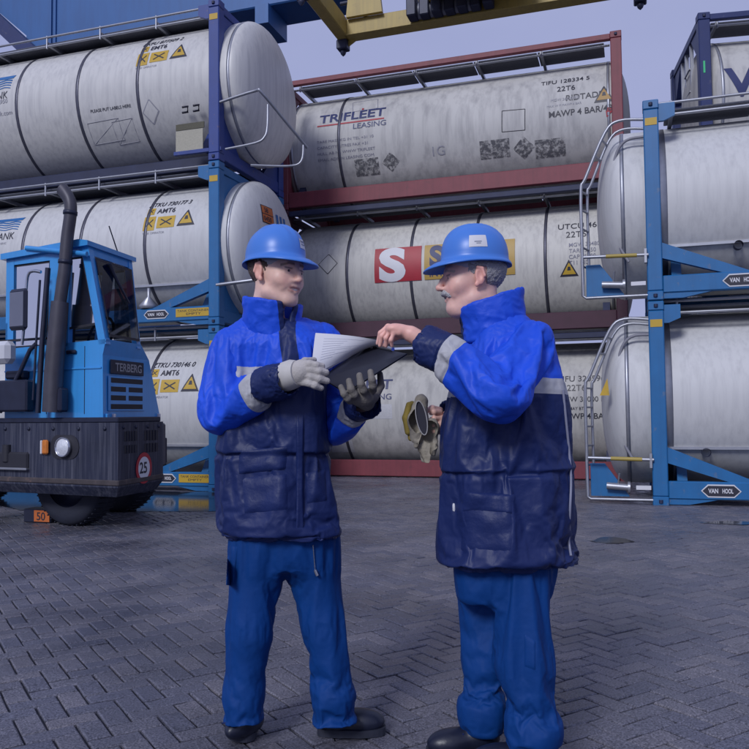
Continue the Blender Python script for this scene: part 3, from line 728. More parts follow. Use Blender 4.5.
# ------------------------------------------------------------------ gantry crane and spreader
CBL = mat('crane_blue', (0.032, 0.120, 0.330), 0.5, var=.12, vscale=.6, streak=.35, streak_col=(.03, .06, .17), stretch=(2, 2, .3), bump=.03, bscale=2)
CYE = mat('crane_yellow', (0.42, 0.31, 0.085), 0.5, var=.15, vscale=4, streak=.4, streak_col=(.16, .12, .06), chip=.3)
MACH = mat('crane_machinery', (0.03, 0.035, 0.07), 0.5, .2, var=.4, vscale=8)
og = OL + PX * 6.2
cr = empty('gantry_crane', og, YA); tag(cr, 'blue steel gantry crane girder passing above the stacks', 'crane')
gxa, gza = plane_hit(og, 226, 13, 0); gxb, gzb = plane_hit(og, 318, 0, 0); gxl, _z = plane_hit(og, 26, 60, 0)
gxa2, gza2 = plane_hit(og, 24, 44, 0)
GB = gza + .0
MB().box(gxa2 + .05, gxb + .9, 0, 1.1, GB, GB + 2.6, .03).build('girder', CBL, cr)
xs_, zs_ = plane_hit(og, 54, 20, 0)
for xk in (xs_ - .07, xs_ + .07): MB().box(xk - .02, xk + .02, -.05, 0.0, GB - .6, GB + 2.5).build('stiffener', CBL, cr)
MB().prism([(gxa2 + .03, .02, GB + .02), (xs_ + 2.6, .02, GB + .02), (xs_ + 1.6, .02, GB - 1.2), (gxa2 + 1.15, .02, GB - 1.2)], (0, 1.0, 0)).build('haunch', CBL, cr)
p0 = plane_hit(og, -30, -12, -.3); p1 = plane_hit(og, 40, 52, -.3)
MB().prism([(p0[0], -.3, p0[1]), (p1[0], -.3, p1[1]), (p1[0] - .55, -.3, p1[1] - .02), (p0[0] - .55, -.3, p0[1])], (0, .25, 0)).build('knee_brace', NAVYF, cr)
hp = [plane_hit(og, px, py, .02) for px, py in ((-80, -55), (-6, 8), (34, 42), (34, -60), (-80, -90))]
MB().prism([(x, .02, z) for x, z in hp], (0, .9, 0)).build('haunch', CBL, cr)
xh, zh = plane_hit(og, 270, 24, 0)
MB().box(xh - .35, xh + .0, -.1, 1.0, zh, GB + .01).build('end_stop', CBL, cr)
for xk, yk in ((gxa2 + 1.6, .1), (gxa2 + 3.4, .1)):
    MB().box(xk, xk + .9, yk, yk + .8, -.0, GB - 1.1, .03).build('leg', CBL, cr)
top = GB + 6.0
MB().box(gxa2 + 1.6, gxa2 + 2.6, .1, 1.0, GB + 2.5, top, .03).build('mast', CBL, cr)
MB().box(gxa2 + .5, gxb + 11, -5.6, -4.7, top, top + 1.2, .03).build('upper_girder', CBL, cr)
MB().box(gxa2 + 1.4, gxa2 + 2.8, -5.6, 1.1, top - .02, top + .9, .03).build('cross_girder', CBL, cr)

fl = P(345, 47, 17.0); zsp = fl.z
osp = Vector((fl.x, fl.y, zsp)) - PX * WID
sp = empty('container_spreader', (osp.x, osp.y, zsp), YA); tag(sp, 'yellow container spreader frame hanging from the crane above the stacks', 'spreader')
LS = 6.10
for y in (0, WID - .28):
    MB().box(.1, LS - .1, y, y + .28, .12, .46, .02).build('long_beam', CYE, sp)
    MB().box(.1, LS - .1, y - .03, y + .31, .10, .135, .005).build('flange', CYE, sp)
for x in (-.12, LS - .12):
    MB().box(x, x + .26, -.1, WID + .05, .10, .50, .02).build('end_beam', CYE, sp)
    for y in (.1, WID - .06):
        tw = MB().box(x - .02, x + .22, y - .12, y + .12, -.10, .11, .02).build('twist_lock', MACH, sp)
        MB().revolve([(0, .03), (.05, .07), (.10, .05), (.14, .01)], (x + .10, y, -.09), (0, 0, -1), 10).build('cone', MACH, tw)
        MB().prism([(x + .22, y, -.02), (x + .45, y, .12), (x + .22, y, .14)], (0, .04, 0)).build('flipper', CYE, tw)
MB().box(2.0, 4.1, .2, WID - .2, .40, .78, .03).build('head_block', CYE, sp)
for k in range(7):
    xx = 1.55 + k * .26; zz = .30 + .14 * (k % 3)
    MB().box(xx, xx + .2, WID - .62 + .05 * (k % 2), WID - .3, .14, zz + .25, .02).build('machinery_box', MACH, sp)
MB().tube([(1.65, WID - .36, .32), (2.9, WID - .36, .32)], .16, 14).build('motor', mat('motor_grey', (.17, .18, .24), .5), sp)
for xx in (.55,):
    b = MB(); n = 14
    poly = [(xx - .38, WID - .40, .44), (xx + .42, WID - .40, .44)] + [(xx + .02 + .34 * math.cos(math.pi * k / n), WID - .40, .95 + .30 * math.sin(math.pi * k / n)) for k in range(n + 1)]
    b.prism(poly, (0, .1, 0)).build('sheave_cheek', CYE, sp)
    MB().revolve([(-.03, .19), (.03, .19)], (xx + .02, WID - .28, .95), (0, 1, 0), 20).build('sheave', MACH, sp)
    MB().box(xx - .03, xx + .06, WID - .27, WID - .23, .35, 1.1).build('guide_bar', MACH, sp)
MB().tube([(-.02, WID - .2, .86), (2.2, WID - .2, .92)], .045, 8).build('hydraulic_pipe', MACH, sp)
MB().tube(smooth_path([(3.0, WID - .25, .8), (3.3, WID - .2, 1.1), (3.5, WID - .22, .85), (3.7, WID - .2, 1.05), (3.9, WID - .25, .6)]), .03, 6).build('cable', MACH, sp)
MB().box(-.12, LS + .1, WID - .26, WID - .04, 1.25, 1.45, .02).build('upper_beam', CYE, sp)
MB().box(1.5, 1.7, WID - .26, WID - .04, .4, 1.26, .01).build('upright', CYE, sp); MB().box(2.95, 3.15, WID - .26, WID - .04, .4, 1.26, .01).build('upright', CYE, sp)
for xx in (2.3, 3.8):
    for y in (.5, WID - .5): MB().cyl((xx, y, .7), (xx, y, 7.6), .018, 6).build('hoist_rope', MACH, sp)

# ------------------------------------------------------------------ terminal tractor
TC = Pz(118, 487, .47); TC = Vector((TC.x, TC.y, 0)) * (8.0 / TC.y)
TC.z = 0
TF = Vector((math.cos(R(26)), -math.sin(R(26)), 0)); TL = Vector((math.sin(R(13)), math.cos(R(13)), 0))
def TW(a, b, z): return TC + TF * a + TL * b + Vector((0, 0, z))
def side_hit(px, py, b):
    """(a, z) where the ray meets the truck's side plane at offset b"""
    d = ray(px, py); n = Vector((TF.y, -TF.x, 0)); q = TC + TL * b
    t = (q - CAMP).dot(n) / d.dot(n); h = CAMP + d * t
    return (h - q).dot(TF), h.z
def front_hit(px, py, a):
    d = ray(px, py); n = Vector((TL.y, -TL.x, 0)); q = TC + TF * a
    t = (q - CAMP).dot(n) / d.dot(n); h = CAMP + d * t
    return (h - q).dot(TL), h.z
class TB(MB):
    def build(s, name, material, parent=None):
        s.v = [tuple(TW(*v) - TC) for v in s.v]; return MB.build(s, name, material, parent)
truck = empty('terminal_tractor', TC); tag(truck, 'light blue terminal tractor with tall black exhaust parked beside the tanks', 'truck')
CAB = mat('cab_blue', (0.045, 0.290, 0.680), 0.34, var=.07, vscale=2, coat=.3, streak=.18, streak_col=(.03, .12, .28), chip=.15, chip_col=(.10, .16, .25))
TBLK = mat('bumper_black', (0.014, 0.018, 0.042), 0.55, var=.5, vscale=3, streak=.9, streak_col=(.10, .105, .14), stretch=(16, 16, .5), bump=.15, bscale=30)
TRUB = mat('tyre_rubber', (0.013, 0.016, 0.032), 0.75, var=.3, vscale=10, bump=.2, bscale=40)
TDK = mat('truck_dark_metal', (0.018, 0.022, 0.048), 0.5, .2, var=.4, vscale=8)
EXH = mat('exhaust_steel', (0.075, 0.072, 0.092), 0.5, .4, var=.35, vscale=7, streak=.4, streak_col=(.03, .03, .04))
GLS = glass_mat('cab_glass', (.70, .80, .95), .72)
CHR = mat('chrome', (.55, .56, .60), .2, .9, var=.1)
RUB = mat('window_rubber', (.018, .018, .028), .6)
bw, bz = front_hit(163, 474, 0)
BWD = bw; BZ0, BZ1 = .47, 1.12
TB().add([(-2.4, 0, BZ0), (0, 0, BZ0), (0, BWD, BZ0), (-.6, BWD, BZ0 + .0), (-2.4, BWD, BZ0),
          (-2.4, 0, BZ1), (0, 0, BZ1), (0, BWD, BZ1), (-.6, BWD, BZ1), (-2.4, BWD, BZ1),
          (-2.4, .07, BZ0 - .10), (-.07, .07, BZ0 - .10), (-.07, BWD - .05, BZ0 - .10), (-.6, BWD - .05, BZ0 - .10), (-2.4, BWD - .05, BZ0 - .10)],
         [(5, 6, 7, 8, 9), (0, 1, 6, 5), (1, 2, 7, 6), (2, 3, 8, 7), (3, 4, 9, 8), (4, 0, 5, 9), (10, 11, 1, 0), (11, 12, 2, 1), (12, 13, 3, 2), (14, 13, 12, 11, 10), (13, 14, 4, 3), (14, 10, 0, 4)]).build('bumper', TBLK, truck)
TB().box(-.42, -.04, BWD, BWD + .14, .62, BZ1 - .02, .02).build('bumper_end', mat('bumper_grey', (.07, .07, .09), .5, var=.3), truck)
TB().box(-2.4, -.02, .02, BWD - .02, BZ1, BZ1 + .055, .01).build('deck', TDK, truck)
for k in range(7): TB().revolve([(0, .022), (.012, .020), (.014, .001)], (-.18 - .36 * k, 0, BZ1 - .06), (0, -1, 0), 8).build('bolt', TDK, truck)
for k in range(4): TB().revolve([(0, .020), (.012, .018), (.014, .001)], (0, .1 + (BWD - .2) * k / 3, BZ1 - .05), (1, 0, 0), 8).build('bolt', TDK, truck)
TB().box(-2.4, .008, -.012, .02, BZ0 + .02, BZ0 + .075, .008).build('wear_strip', mat('worn_strip', (.055, .045, .048), .6, var=.6, vscale=9, chip=.7, chip_col=(.16, .10, .08)), truck)
TB().box(-.012, .012, -.012, BWD, BZ0 + .02, BZ0 + .075, .008).build('wear_strip', MATS['worn_strip'], truck)
TB().box(-1.75, -1.25, -.03, .02, BZ0 + .16, BZ0 + .34, .02).build('step_recess', RUB, truck)
TB().box(-1.75, -1.25, -.05, .02, BZ0 + .15, BZ0 + .175, .005).build('step', ALU, truck)
TB().box(-2.3, -2.27, .1, .5, .12, .6).build('mud_flap', TRUB, truck)
# rounded slot with headlamp and indicator on the bumper side
a0, zc = side_hit(64, 447, 0); n = 10; w, h = .22, .125
slot = [(a0 - .09 + h * math.cos(math.pi / 2 + math.pi * k / n) * .8, zc + h * math.sin(math.pi / 2 + math.pi * k / n)) for k in range(n + 1)] + [(a0 + .09 + h * math.cos(-math.pi / 2 + math.pi * k / n), zc + h * math.sin(-math.pi / 2 + math.pi * k / n)) for k in range(n + 1)]
rim = TB()
rim.prism([(a, 0.004, z) for a, z in slot], (0, -.012, 0)).build('lamp_recess', RUB, truck)
hl = TB().revolve([(0, .001), (.018, .05), (.035, .088), (.045, .092), (.045, .100), (0, .105)], (a0 + .01, -.012, zc), (0, -1, 0), 24).build('headlamp', CHR, truck)
TB().revolve([(.030, .090), (.048, .060), (.056, .001)], (a0 + .01, -.012, zc), (0, -1, 0), 24).build('lens', mat('lamp_lens', (.62, .64, .70), .12, var=.2, vscale=60, bump=.5, bscale=80), hl)
a1, z1 = side_hit(47.5, 447, 0)
TB().box(a1 - .055, a1 + .035, -.045, -.008, z1 - .075, z1 + .075, .015).build('indicator', mat('indicator_amber', (.55, .17, .03), .3, var=.3, vscale=20), truck)
TB().box(a1 - .085, a1 - .056, -.035, -.008, z1 - .075, z1 + .07, .008).build('indicator_cap', WPR, truck)
a1, z1 = side_hit(7, 453, 0); TB().tube([(a1, .003, z1 - .09), (a1, .003, z1 + .09)], .06, 12).build('tow_slot', RUB, truck)
# front openings and the round speed sign
for (x0, y0, x1, y1) in ((124, 431, 137, 441), (144, 430, 158, 440), (124, 445, 137, 453), (144, 443, 158, 452)):
    b0, zt = front_hit(x0, y0, 0); b1, zb = front_hit(x1, y1, 0); zt = front_hit((x0 + x1) / 2, y0, 0)[1]; zb = front_hit((x0 + x1) / 2, y1, 0)[1]
    sl_ = TB().box(-.01, .004, b0, b1, zb, zt, .003).build('vent', RUB, truck)
    for k in range(1, 5): TB().box(.002, .010, b0 + (b1 - b0) * k / 5 - .006, b0 + (b1 - b0) * k / 5 + .006, zb, zt).build('slat', TDK, sl_)
bs, zs = front_hit(143.5, 468, 0)
sg = TB().revolve([(0, .001), (0, .165), (.006, .165)][::-1], (.002, bs, zs), (1, 0, 0), 24).build('speed_sign', REDP, truck)
TB().add([(.0095, bs + .12 * math.cos(2 * math.pi * k / 24), zs + .12 * math.sin(2 * math.pi * k / 24)) for k in range(24)], [tuple(range(24))]).build('field', WPR, sg)
TB().add([(.0085, bs + .165 * math.cos(2 * math.pi * k / 24), zs + .165 * math.sin(2 * math.pi * k / 24)) for k in range(24)], [tuple(range(24))]).build('ring', REDP, sg)
v, f = text2d('25', .02); TB().add([(.0115, bs - .095 + p[0] * .12, zs - .055 + p[1] * .12) for p in v], f).build('lettering', BLK, sg)
# cab
B0 = .12
cab0, zbot = side_hit(103, 418, B0); zbot = BZ1 + .05
tf_a, tf_z = side_hit(88, 246, B0); sf_a, sf_z = side_hit(106, 339, B0); bf_a = cab0
BF_ = front_hit(160, 415, bf_a)[0]; BS_ = front_hit(141, 339, sf_a)[0]; BT_ = front_hit(132, 262, tf_a)[0]
BR = -1.75
sill = lambda a: sf_z + (a - sf_a) * .05
lo = TB()
ds, _z = side_hit(100, 350, B0)
# lower hull: section in (a,z) at near and far side
def hull(near, far, name, m):
    n = len(near); b = TB(); b.add(near + far, [tuple(range(n - 1, -1, -1)), tuple(range(n, 2 * n))] + [(i, (i + 1) % n, n + (i + 1) % n, n + i) for i in range(n)]); return b.build(name, m, truck)
kz = sf_z - .16
hull([(BR, B0, zbot), (bf_a, B0, zbot), (bf_a - .01, B0, kz), (sf_a, B0, sf_z), (BR, B0, sf_z - .04)],
     [(BR, BF_, zbot), (bf_a, BF_, zbot), (bf_a - .01, (BF_ + BS_) / 2, kz), (sf_a, BS_, sf_z), (BR, BS_, sf_z - .04)], 'cab_body', CAB)
# folded shoulder below the quarter window
TB().box(BR, sf_a - .06, B0 - .012, B0, sf_z - .30, sf_z - .285).build('panel_seam', CAB, truck)
for (x0, y0, x1, y1) in ((46, 340, 47.2, 414), (0, 339, 46, 340.2), (84, 346, 85, 414)):
    c0 = side_hit(x0, y1, B0 - .002); c1 = side_hit(x1, y0, B0 - .002); TB().box(c0[0], c1[0], B0 - .004, B0 + .001, c0[1], c1[1]).build('door_gap', RUB, truck)
c0 = side_hit(72, 352, B0); TB().box(c0[0] - .07, c0[0] + .07, B0 - .03, B0, c0[1] - .02, c0[1] + .02, .01).build('door_handle', TDK, truck)
# pillars
def pillar(a_lo, a_hi, wlo, whi, b_lo, b_hi, dep, name='pillar', zl=None, zh=None):
    zl = zl or sf_z - .05; zh = zh or tf_z
    return hull([(a_lo - wlo, b_lo, zl), (a_lo, b_lo, zl), (a_hi, b_hi, zh), (a_hi - whi, b_hi, zh)], [(a_lo - wlo, b_lo + dep, zl), (a_lo, b_lo + dep, zl), (a_hi, b_hi + dep, zh), (a_hi - whi, b_hi + dep, zh)], name, CAB)
pillar(sf_a, tf_a, .10, .10, B0, B0, .09)
pillar(sf_a, tf_a, .07, .07, BS_ - .08, BT_ - .08, .08)
m0 = side_hit(68, 328, B0)[0]; m1 = side_hit(48, 328, B0)[0]
pillar(m0, m0 + .02, m0 - m1, m0 - m1, B0, B0, .08)
pillar(m0, m0 + .02, .12, .12, BS_ - .08, BT_ - .08, .08)
pillar(BR + .12, BR + .12, .12, .12, B0, B0, .08); pillar(BR + .12, BR + .12, .12, .12, BS_ - .08, BT_ - .08, .08)
# header strips above the windows
TB().box(BR, tf_a - .03, B0 + .002, B0 + .07, tf_z - .10, tf_z).build('header', CAB, truck)
TB().box(BR, tf_a - .03, BT_ - .07, BT_ - .002, tf_z - .10, tf_z).build('header', CAB, truck)
hull([(tf_a - .05, B0 + .01, tf_z - .09), (tf_a + .012, B0 + .01, tf_z - .09), (tf_a - .005, B0 + .01, tf_z), (tf_a - .05, B0 + .01, tf_z)], [(tf_a - .05, BT_ - .01, tf_z - .09), (tf_a + .012, BT_ - .01, tf_z - .09), (tf_a - .005, BT_ - .01, tf_z), (tf_a - .05, BT_ - .01, tf_z)], 'header', CAB)
# roof with a lip, rising towards the front
hull([(BR - .05, B0 - .05, tf_z - .035), (tf_a + .03, B0 - .05, tf_z), (tf_a + .03, B0 - .05, tf_z + .05), (tf_a - .1, B0 - .05, tf_z + .075), (BR - .05, B0 - .05, tf_z + .03)],
     [(BR - .05, BT_ + .05, tf_z - .035), (tf_a + .03, BT_ + .05, tf_z), (tf_a + .03, BT_ + .05, tf_z + .05), (tf_a - .1, BT_ + .05, tf_z + .075), (BR - .05, BT_ + .05, tf_z + .03)], 'roof', CAB)
ga, gz = side_hit(26, 248, B0 - .06); gb_, gz2 = side_hit(87, 254, B0 - .06)
TB().tube([(ga, B0 - .06, gz), (gb_, B0 - .06, gz2)], .028, 8).build('rain_gutter', CAB, truck)
# windows: rubber surround and pane
def window(pts, name, inset=.01, parent=truck):
    fr = TB(); n = len(pts); c = [sum(p[i] for p in pts) / n for i in range(3)]
    inn = [tuple(p[i] + (c[i] - p[i]) * .07 for i in range(3)) for p in pts]
    fr.add(list(pts) + inn, [(i, (i + 1) % n, n + (i + 1) % n, n + i) for i in range(n)])
    o = fr.build(name, RUB, parent)
    TB().add(inn, [tuple(range(n))]).build('pane', GLS, o); return o
q = lambda px, py, b: (lambda h: (h[0], b, h[1]))(side_hit(px, py, b))
window([q(66, 258, B0 + .02), q(82, 256, B0 + .02), q(96, 325, B0 + .02), q(67, 330, B0 + .02)], 'side_window')
window([(BR + .1, B0 + .02, sf_z - .045), (BR + .1, B0 + .02, tf_z - .09), (m1 + .01, B0 + .02, tf_z - .09), (m1 - .01, B0 + .02, sf_z - .045)], 'door_window')
def wsp(t, u):   # point on the windscreen plane: t up, u across
    a = sf_a + (tf_a - sf_a) * t; b0 = B0; b1 = BS_ + (BT_ - BS_) * t
    return (a + .012, b0 + (b1 - b0) * u, sf_z + (tf_z - sf_z) * t)
window([wsp(.03, .10), wsp(.03, .95), wsp(.89, .95), wsp(.89, .10)], 'windscreen')
window([(BR + .15, BT_ - .02, sf_z), (m0 - .14, BT_ - .02, sf_z), (m0 - .14, BT_ - .02, tf_z - .09), (BR + .15, BT_ - .02, tf_z - .09)], 'side_window')
window([(m0 + .02, BT_ - .02, sf_z), (sf_a - .12, BS_ - .02, sf_z), (tf_a - .1, BT_ - .02, tf_z - .09), (m0 + .03, BT_ - .02, tf_z - .09)], 'side_window')
TB().box(BR - .0, BR + .03, B0, BS_, sf_z - .1, sf_z + .25).build('rear_panel', CAB, truck)
wa, wb_ = wsp(.86, .35), wsp(.45, .72)
TB().tube([(wa[0] + .03, wa[1], wa[2]), (wa[0] + .05, (wa[1] * .7 + wb_[1] * .3), (wa[2] * .7 + wb_[2] * .3)), (wb_[0] + .03, wb_[1], wb_[2])], [.03, .022, .01], 6).build('wiper', TDK, truck)
an0 = P(118, 252, 9.0); an1 = P(109, 226, 9.0)
TB().tube([tuple(front_hit(118, 253, tf_a)[i] if i >= 0 else tf_a for i in (-1, 0, 1)), (tf_a, front_hit(109, 226, tf_a)[0], front_hit(109, 226, tf_a)[1])], .008, 6).build('antenna', TDK, truck)
# seat and steering wheel
seat = TB().box(-1.45, -.95, .5, 1.05, zbot, sf_z - .1, .05).build('seat', TDK, truck)
TB().box(-1.55, -1.40, .5, 1.05, sf_z - .1, sf_z + .45, .05).build('backrest', TDK, seat)
TB().tube([(-.80 + .20 * math.cos(t) * .5, .75 + .22 * math.sin(t), sf_z + .12 + .2 * math.cos(t)) for t in np.linspace(0, 2 * math.pi, 20)[:-1]], .018, 6, True).build('steering_wheel', RUB, truck)
# name plate and grille on the front panel
fa = bf_a + .004
def fq(px, py): return front_hit(px, py, fa)
b0, zt = fq(110, 361); b1, zb = fq(143, 374); zmid = (fq(126, 361)[1] + fq(126, 375)[1]) / 2; hh = .075
npb = TB().box(fa, fa + .014, b0, b1, zmid - hh, zmid + hh, .006).build('name_plate', TDK, truck)
v, f = text2d('TERBERG', .02); wd = (b1 - b0) * .80
TB().add([(fa + .017, b0 + (b1 - b0) * .12 + p[0] / v[:, 0].max() * wd, zmid - .045 + p[1] * .09) for p in v], f).build('lettering', mat('badge_grey', (.30, .31, .36), .35, .3), npb)
gfr = TB(); gb0, gb1 = fq(108, 390)[0], fq(144, 390)[0]; gzt, gzb = fq(126, 377)[1], fq(126, 411)[1]
gri = TB().box(fa, fa + .008, gb0, gb1, gzb, gzt, .004).build('grille', CAB, truck)
rows = 4
for k in range(rows):
    z0_ = gzb + (gzt - gzb) * (k + .22) / rows; z1_ = gzb + (gzt - gzb) * (k + .80) / rows
    sp_ = [(.06, .94)] if k in (0, 3) else [(.06, .46), (.54, .94)]
    for (p0_, p1_) in sp_: TB().box(fa + .004, fa + .011, gb0 + (gb1 - gb0) * p0_, gb0 + (gb1 - gb0) * p1_, z0_, z1_, .002).build('slot', RUB, gri)
for px in (106, 113, 158):
    bb = front_hit(px, 418, bf_a)[0]; TB().box(bf_a - .05, bf_a + .03, bb - .02, bb + .02, zbot - .05, zbot + .04, .006).build('hinge', WPR if px > 110 else CAB, truck)
# exhaust stack with heat shield
BX = -.02
qx = lambda px, py: (lambda h: (h[0], BX, h[1]))(side_hit(px, py, BX))
TB().tube([qx(52, 412), qx(54, 370), qx(60, 302)], [.112, .110, .100], 14).build('heat_shield', EXH, truck)
TB().tube(smooth_path([qx(59, 310), qx(64.5, 270), qx(67, 240), qx(70.5, 214), qx(70, 202), qx(66, 194), qx(62, 189)], 4), .072, 14).build('exhaust_pipe', EXH, truck)
for py in (213, 262): 
    c = qx({213: 70.3, 262: 65.3}[py], py); TB().revolve([(-.02, .074), (-.02, .082), (.02, .082), (.02, .074)], c, (.12, 0, 1), 14).build('clamp', TDK, truck)
TB().tube([qx(38, 413), qx(42, 345), qx(48, 268)], .032, 8).build('grab_bar', TDK, truck)
TB().tube([qx(33, 400), qx(36, 345), qx(40, 280)], .014, 8).build('grab_bar', TDK, truck)
TB().tube([qx(0, 412), qx(20, 372), qx(30, 350), qx(36, 344)], .026, 8).build('mirror_strut', TDK, truck)
TB().tube(smooth_path([qx(22, 345), qx(24, 325), qx(26, 290), qx(28, 275), qx(33, 271), qx(41, 272)]), .018, 8).build('mirror_arm', CHR, truck)
c0 = side_hit(10, 331, BX - .08); c1 = side_hit(28, 288, BX - .08)
mr = TB().box(c0[0], c1[0], BX - .12, BX - .05, c0[1], c1[1], .03).build('mirror', TDK, truck)
TB().box(c0[0] + .03, c1[0] - .03, BX - .126, BX - .119, c0[1] + .04, c1[1] - .04, .01).build('mirror_glass', mat('mirror_face', (.20, .21, .26), .15, .5), mr)
c0 = side_hit(-16, 365, BX - .1); c1 = side_hit(14, 341, BX - .1)
TB().box(c0[0], c1[0], BX - .2, BX - .02, c0[1], c1[1], .05).build('washer_tank', mat('bottle_white', (.55, .56, .60), .4), truck)
# black filter box and fittings on the deck beside the cab
for (x0, y0, x1, y1, d) in ((4, 412, 36, 380, .10), (14, 380, 32, 371, .16), (64, 412, 70, 388, .10), (-30, 412, 2, 392, .05)):
    c0 = side_hit(x0, y0, d); c1 = side_hit(x1, y1, d); TB().box(c0[0], c1[0], d - .16, d - .01, c0[1], c1[1], .02).build('filter_box', TDK, truck)
# chassis and wheels
TB().box(-5.6, -.3, .45, .62, .62, .92, .01).build('chassis_rail', TDK, truck); TB().box(-5.6, -.3, 1.35, 1.52, .62, .92, .01).build('chassis_rail', TDK, truck)
TB().box(-5.2, -4.2, .4, 1.6, .92, 1.15, .04).build('fifth_wheel', TDK, truck)
NRM = Vector((-TF.y, TF.x, 0))
def wheel(c, parent):
    prof = [(-.15, .30), (-.165, .40), (-.155, .465), (-.12, .495), (0, .505), (.12, .495), (.155, .465), (.165, .40), (.15, .30)]
    ty = MB().revolve(prof, c, NRM, 40).build('tyre', TRUB, parent)
    MB().revolve([(-.14, .30), (-.05, .27), (-.02, .12), (-.09, .10), (-.10, .001)], c, NRM, 28).build('rim', TDK, ty)
    MB().revolve([(.14, .30), (.05, .27), (.02, .001)], c, NRM, 28).build('rim', TDK, ty)
    tr = MB()
    for k in range(48):
        t = 2 * math.pi * k / 48; x = Vector((TF.x, TF.y, 0)) * math.cos(t) + Vector((0, 0, math.sin(t)))
        tr.tube([Vector(c) + x * .503 - NRM * .13, Vector(c) + x * .507 - NRM * .02], .008, 4); tr.tube([Vector(c) + x * .503 + NRM * .13, Vector(c) + x * .507 + NRM * .02], .008, 4)
    tag(tr.build('tread', TRUB, ty), kind='stuff')
wc = Pz(66, 526, 0.0)
wc0 = Vector((wc.x, wc.y, .50)) - TC + NRM * .15
wheel(wc0, truck); wheel(wc0 + NRM * 1.15 - TF * .45, truck); wheel(wc0 - TF * 3.4, truck); wheel(wc0 - TF * 3.4 + NRM * 1.55, truck)
MB().cyl(wc0 + NRM * .1, wc0 + NRM * 1.1 - TF * .43, .07, 10).build('axle', TDK, truck); MB().cyl(wc0 - TF * 3.4 + NRM * .1, wc0 - TF * 3.4 + NRM * 1.45, .07, 10).build('axle', TDK, truck)
TB().box(-2.4, -.25, .35, BWD - .3, .42, .62).build('belly_pan', TDK, truck)
# low orange marked block on the ground beyond the wheel
ob = Pz(29, 526, 0); hb = empty('marker_block', (ob.x, ob.y + .25, 0), R(-20)); tag(hb, 'low dark block with orange hazard marking on the ground by the truck wheel', 'block')
MB().box(-.22, .16, 0, .2, 0, .15, .01).build('block', TDK, hb)
pp = MB().box(-.06, .155, -.008, -.001, .015, .14).build('hazard_plate', ORG, hb)
v, f = text2d('50', .01); MB().add([(-.02 + p[0] * .09, -.011, .03 + p[1] * .09) for p in v], f).build('lettering', BLK, pp)

A3 = lambda v: np.array(v, float)
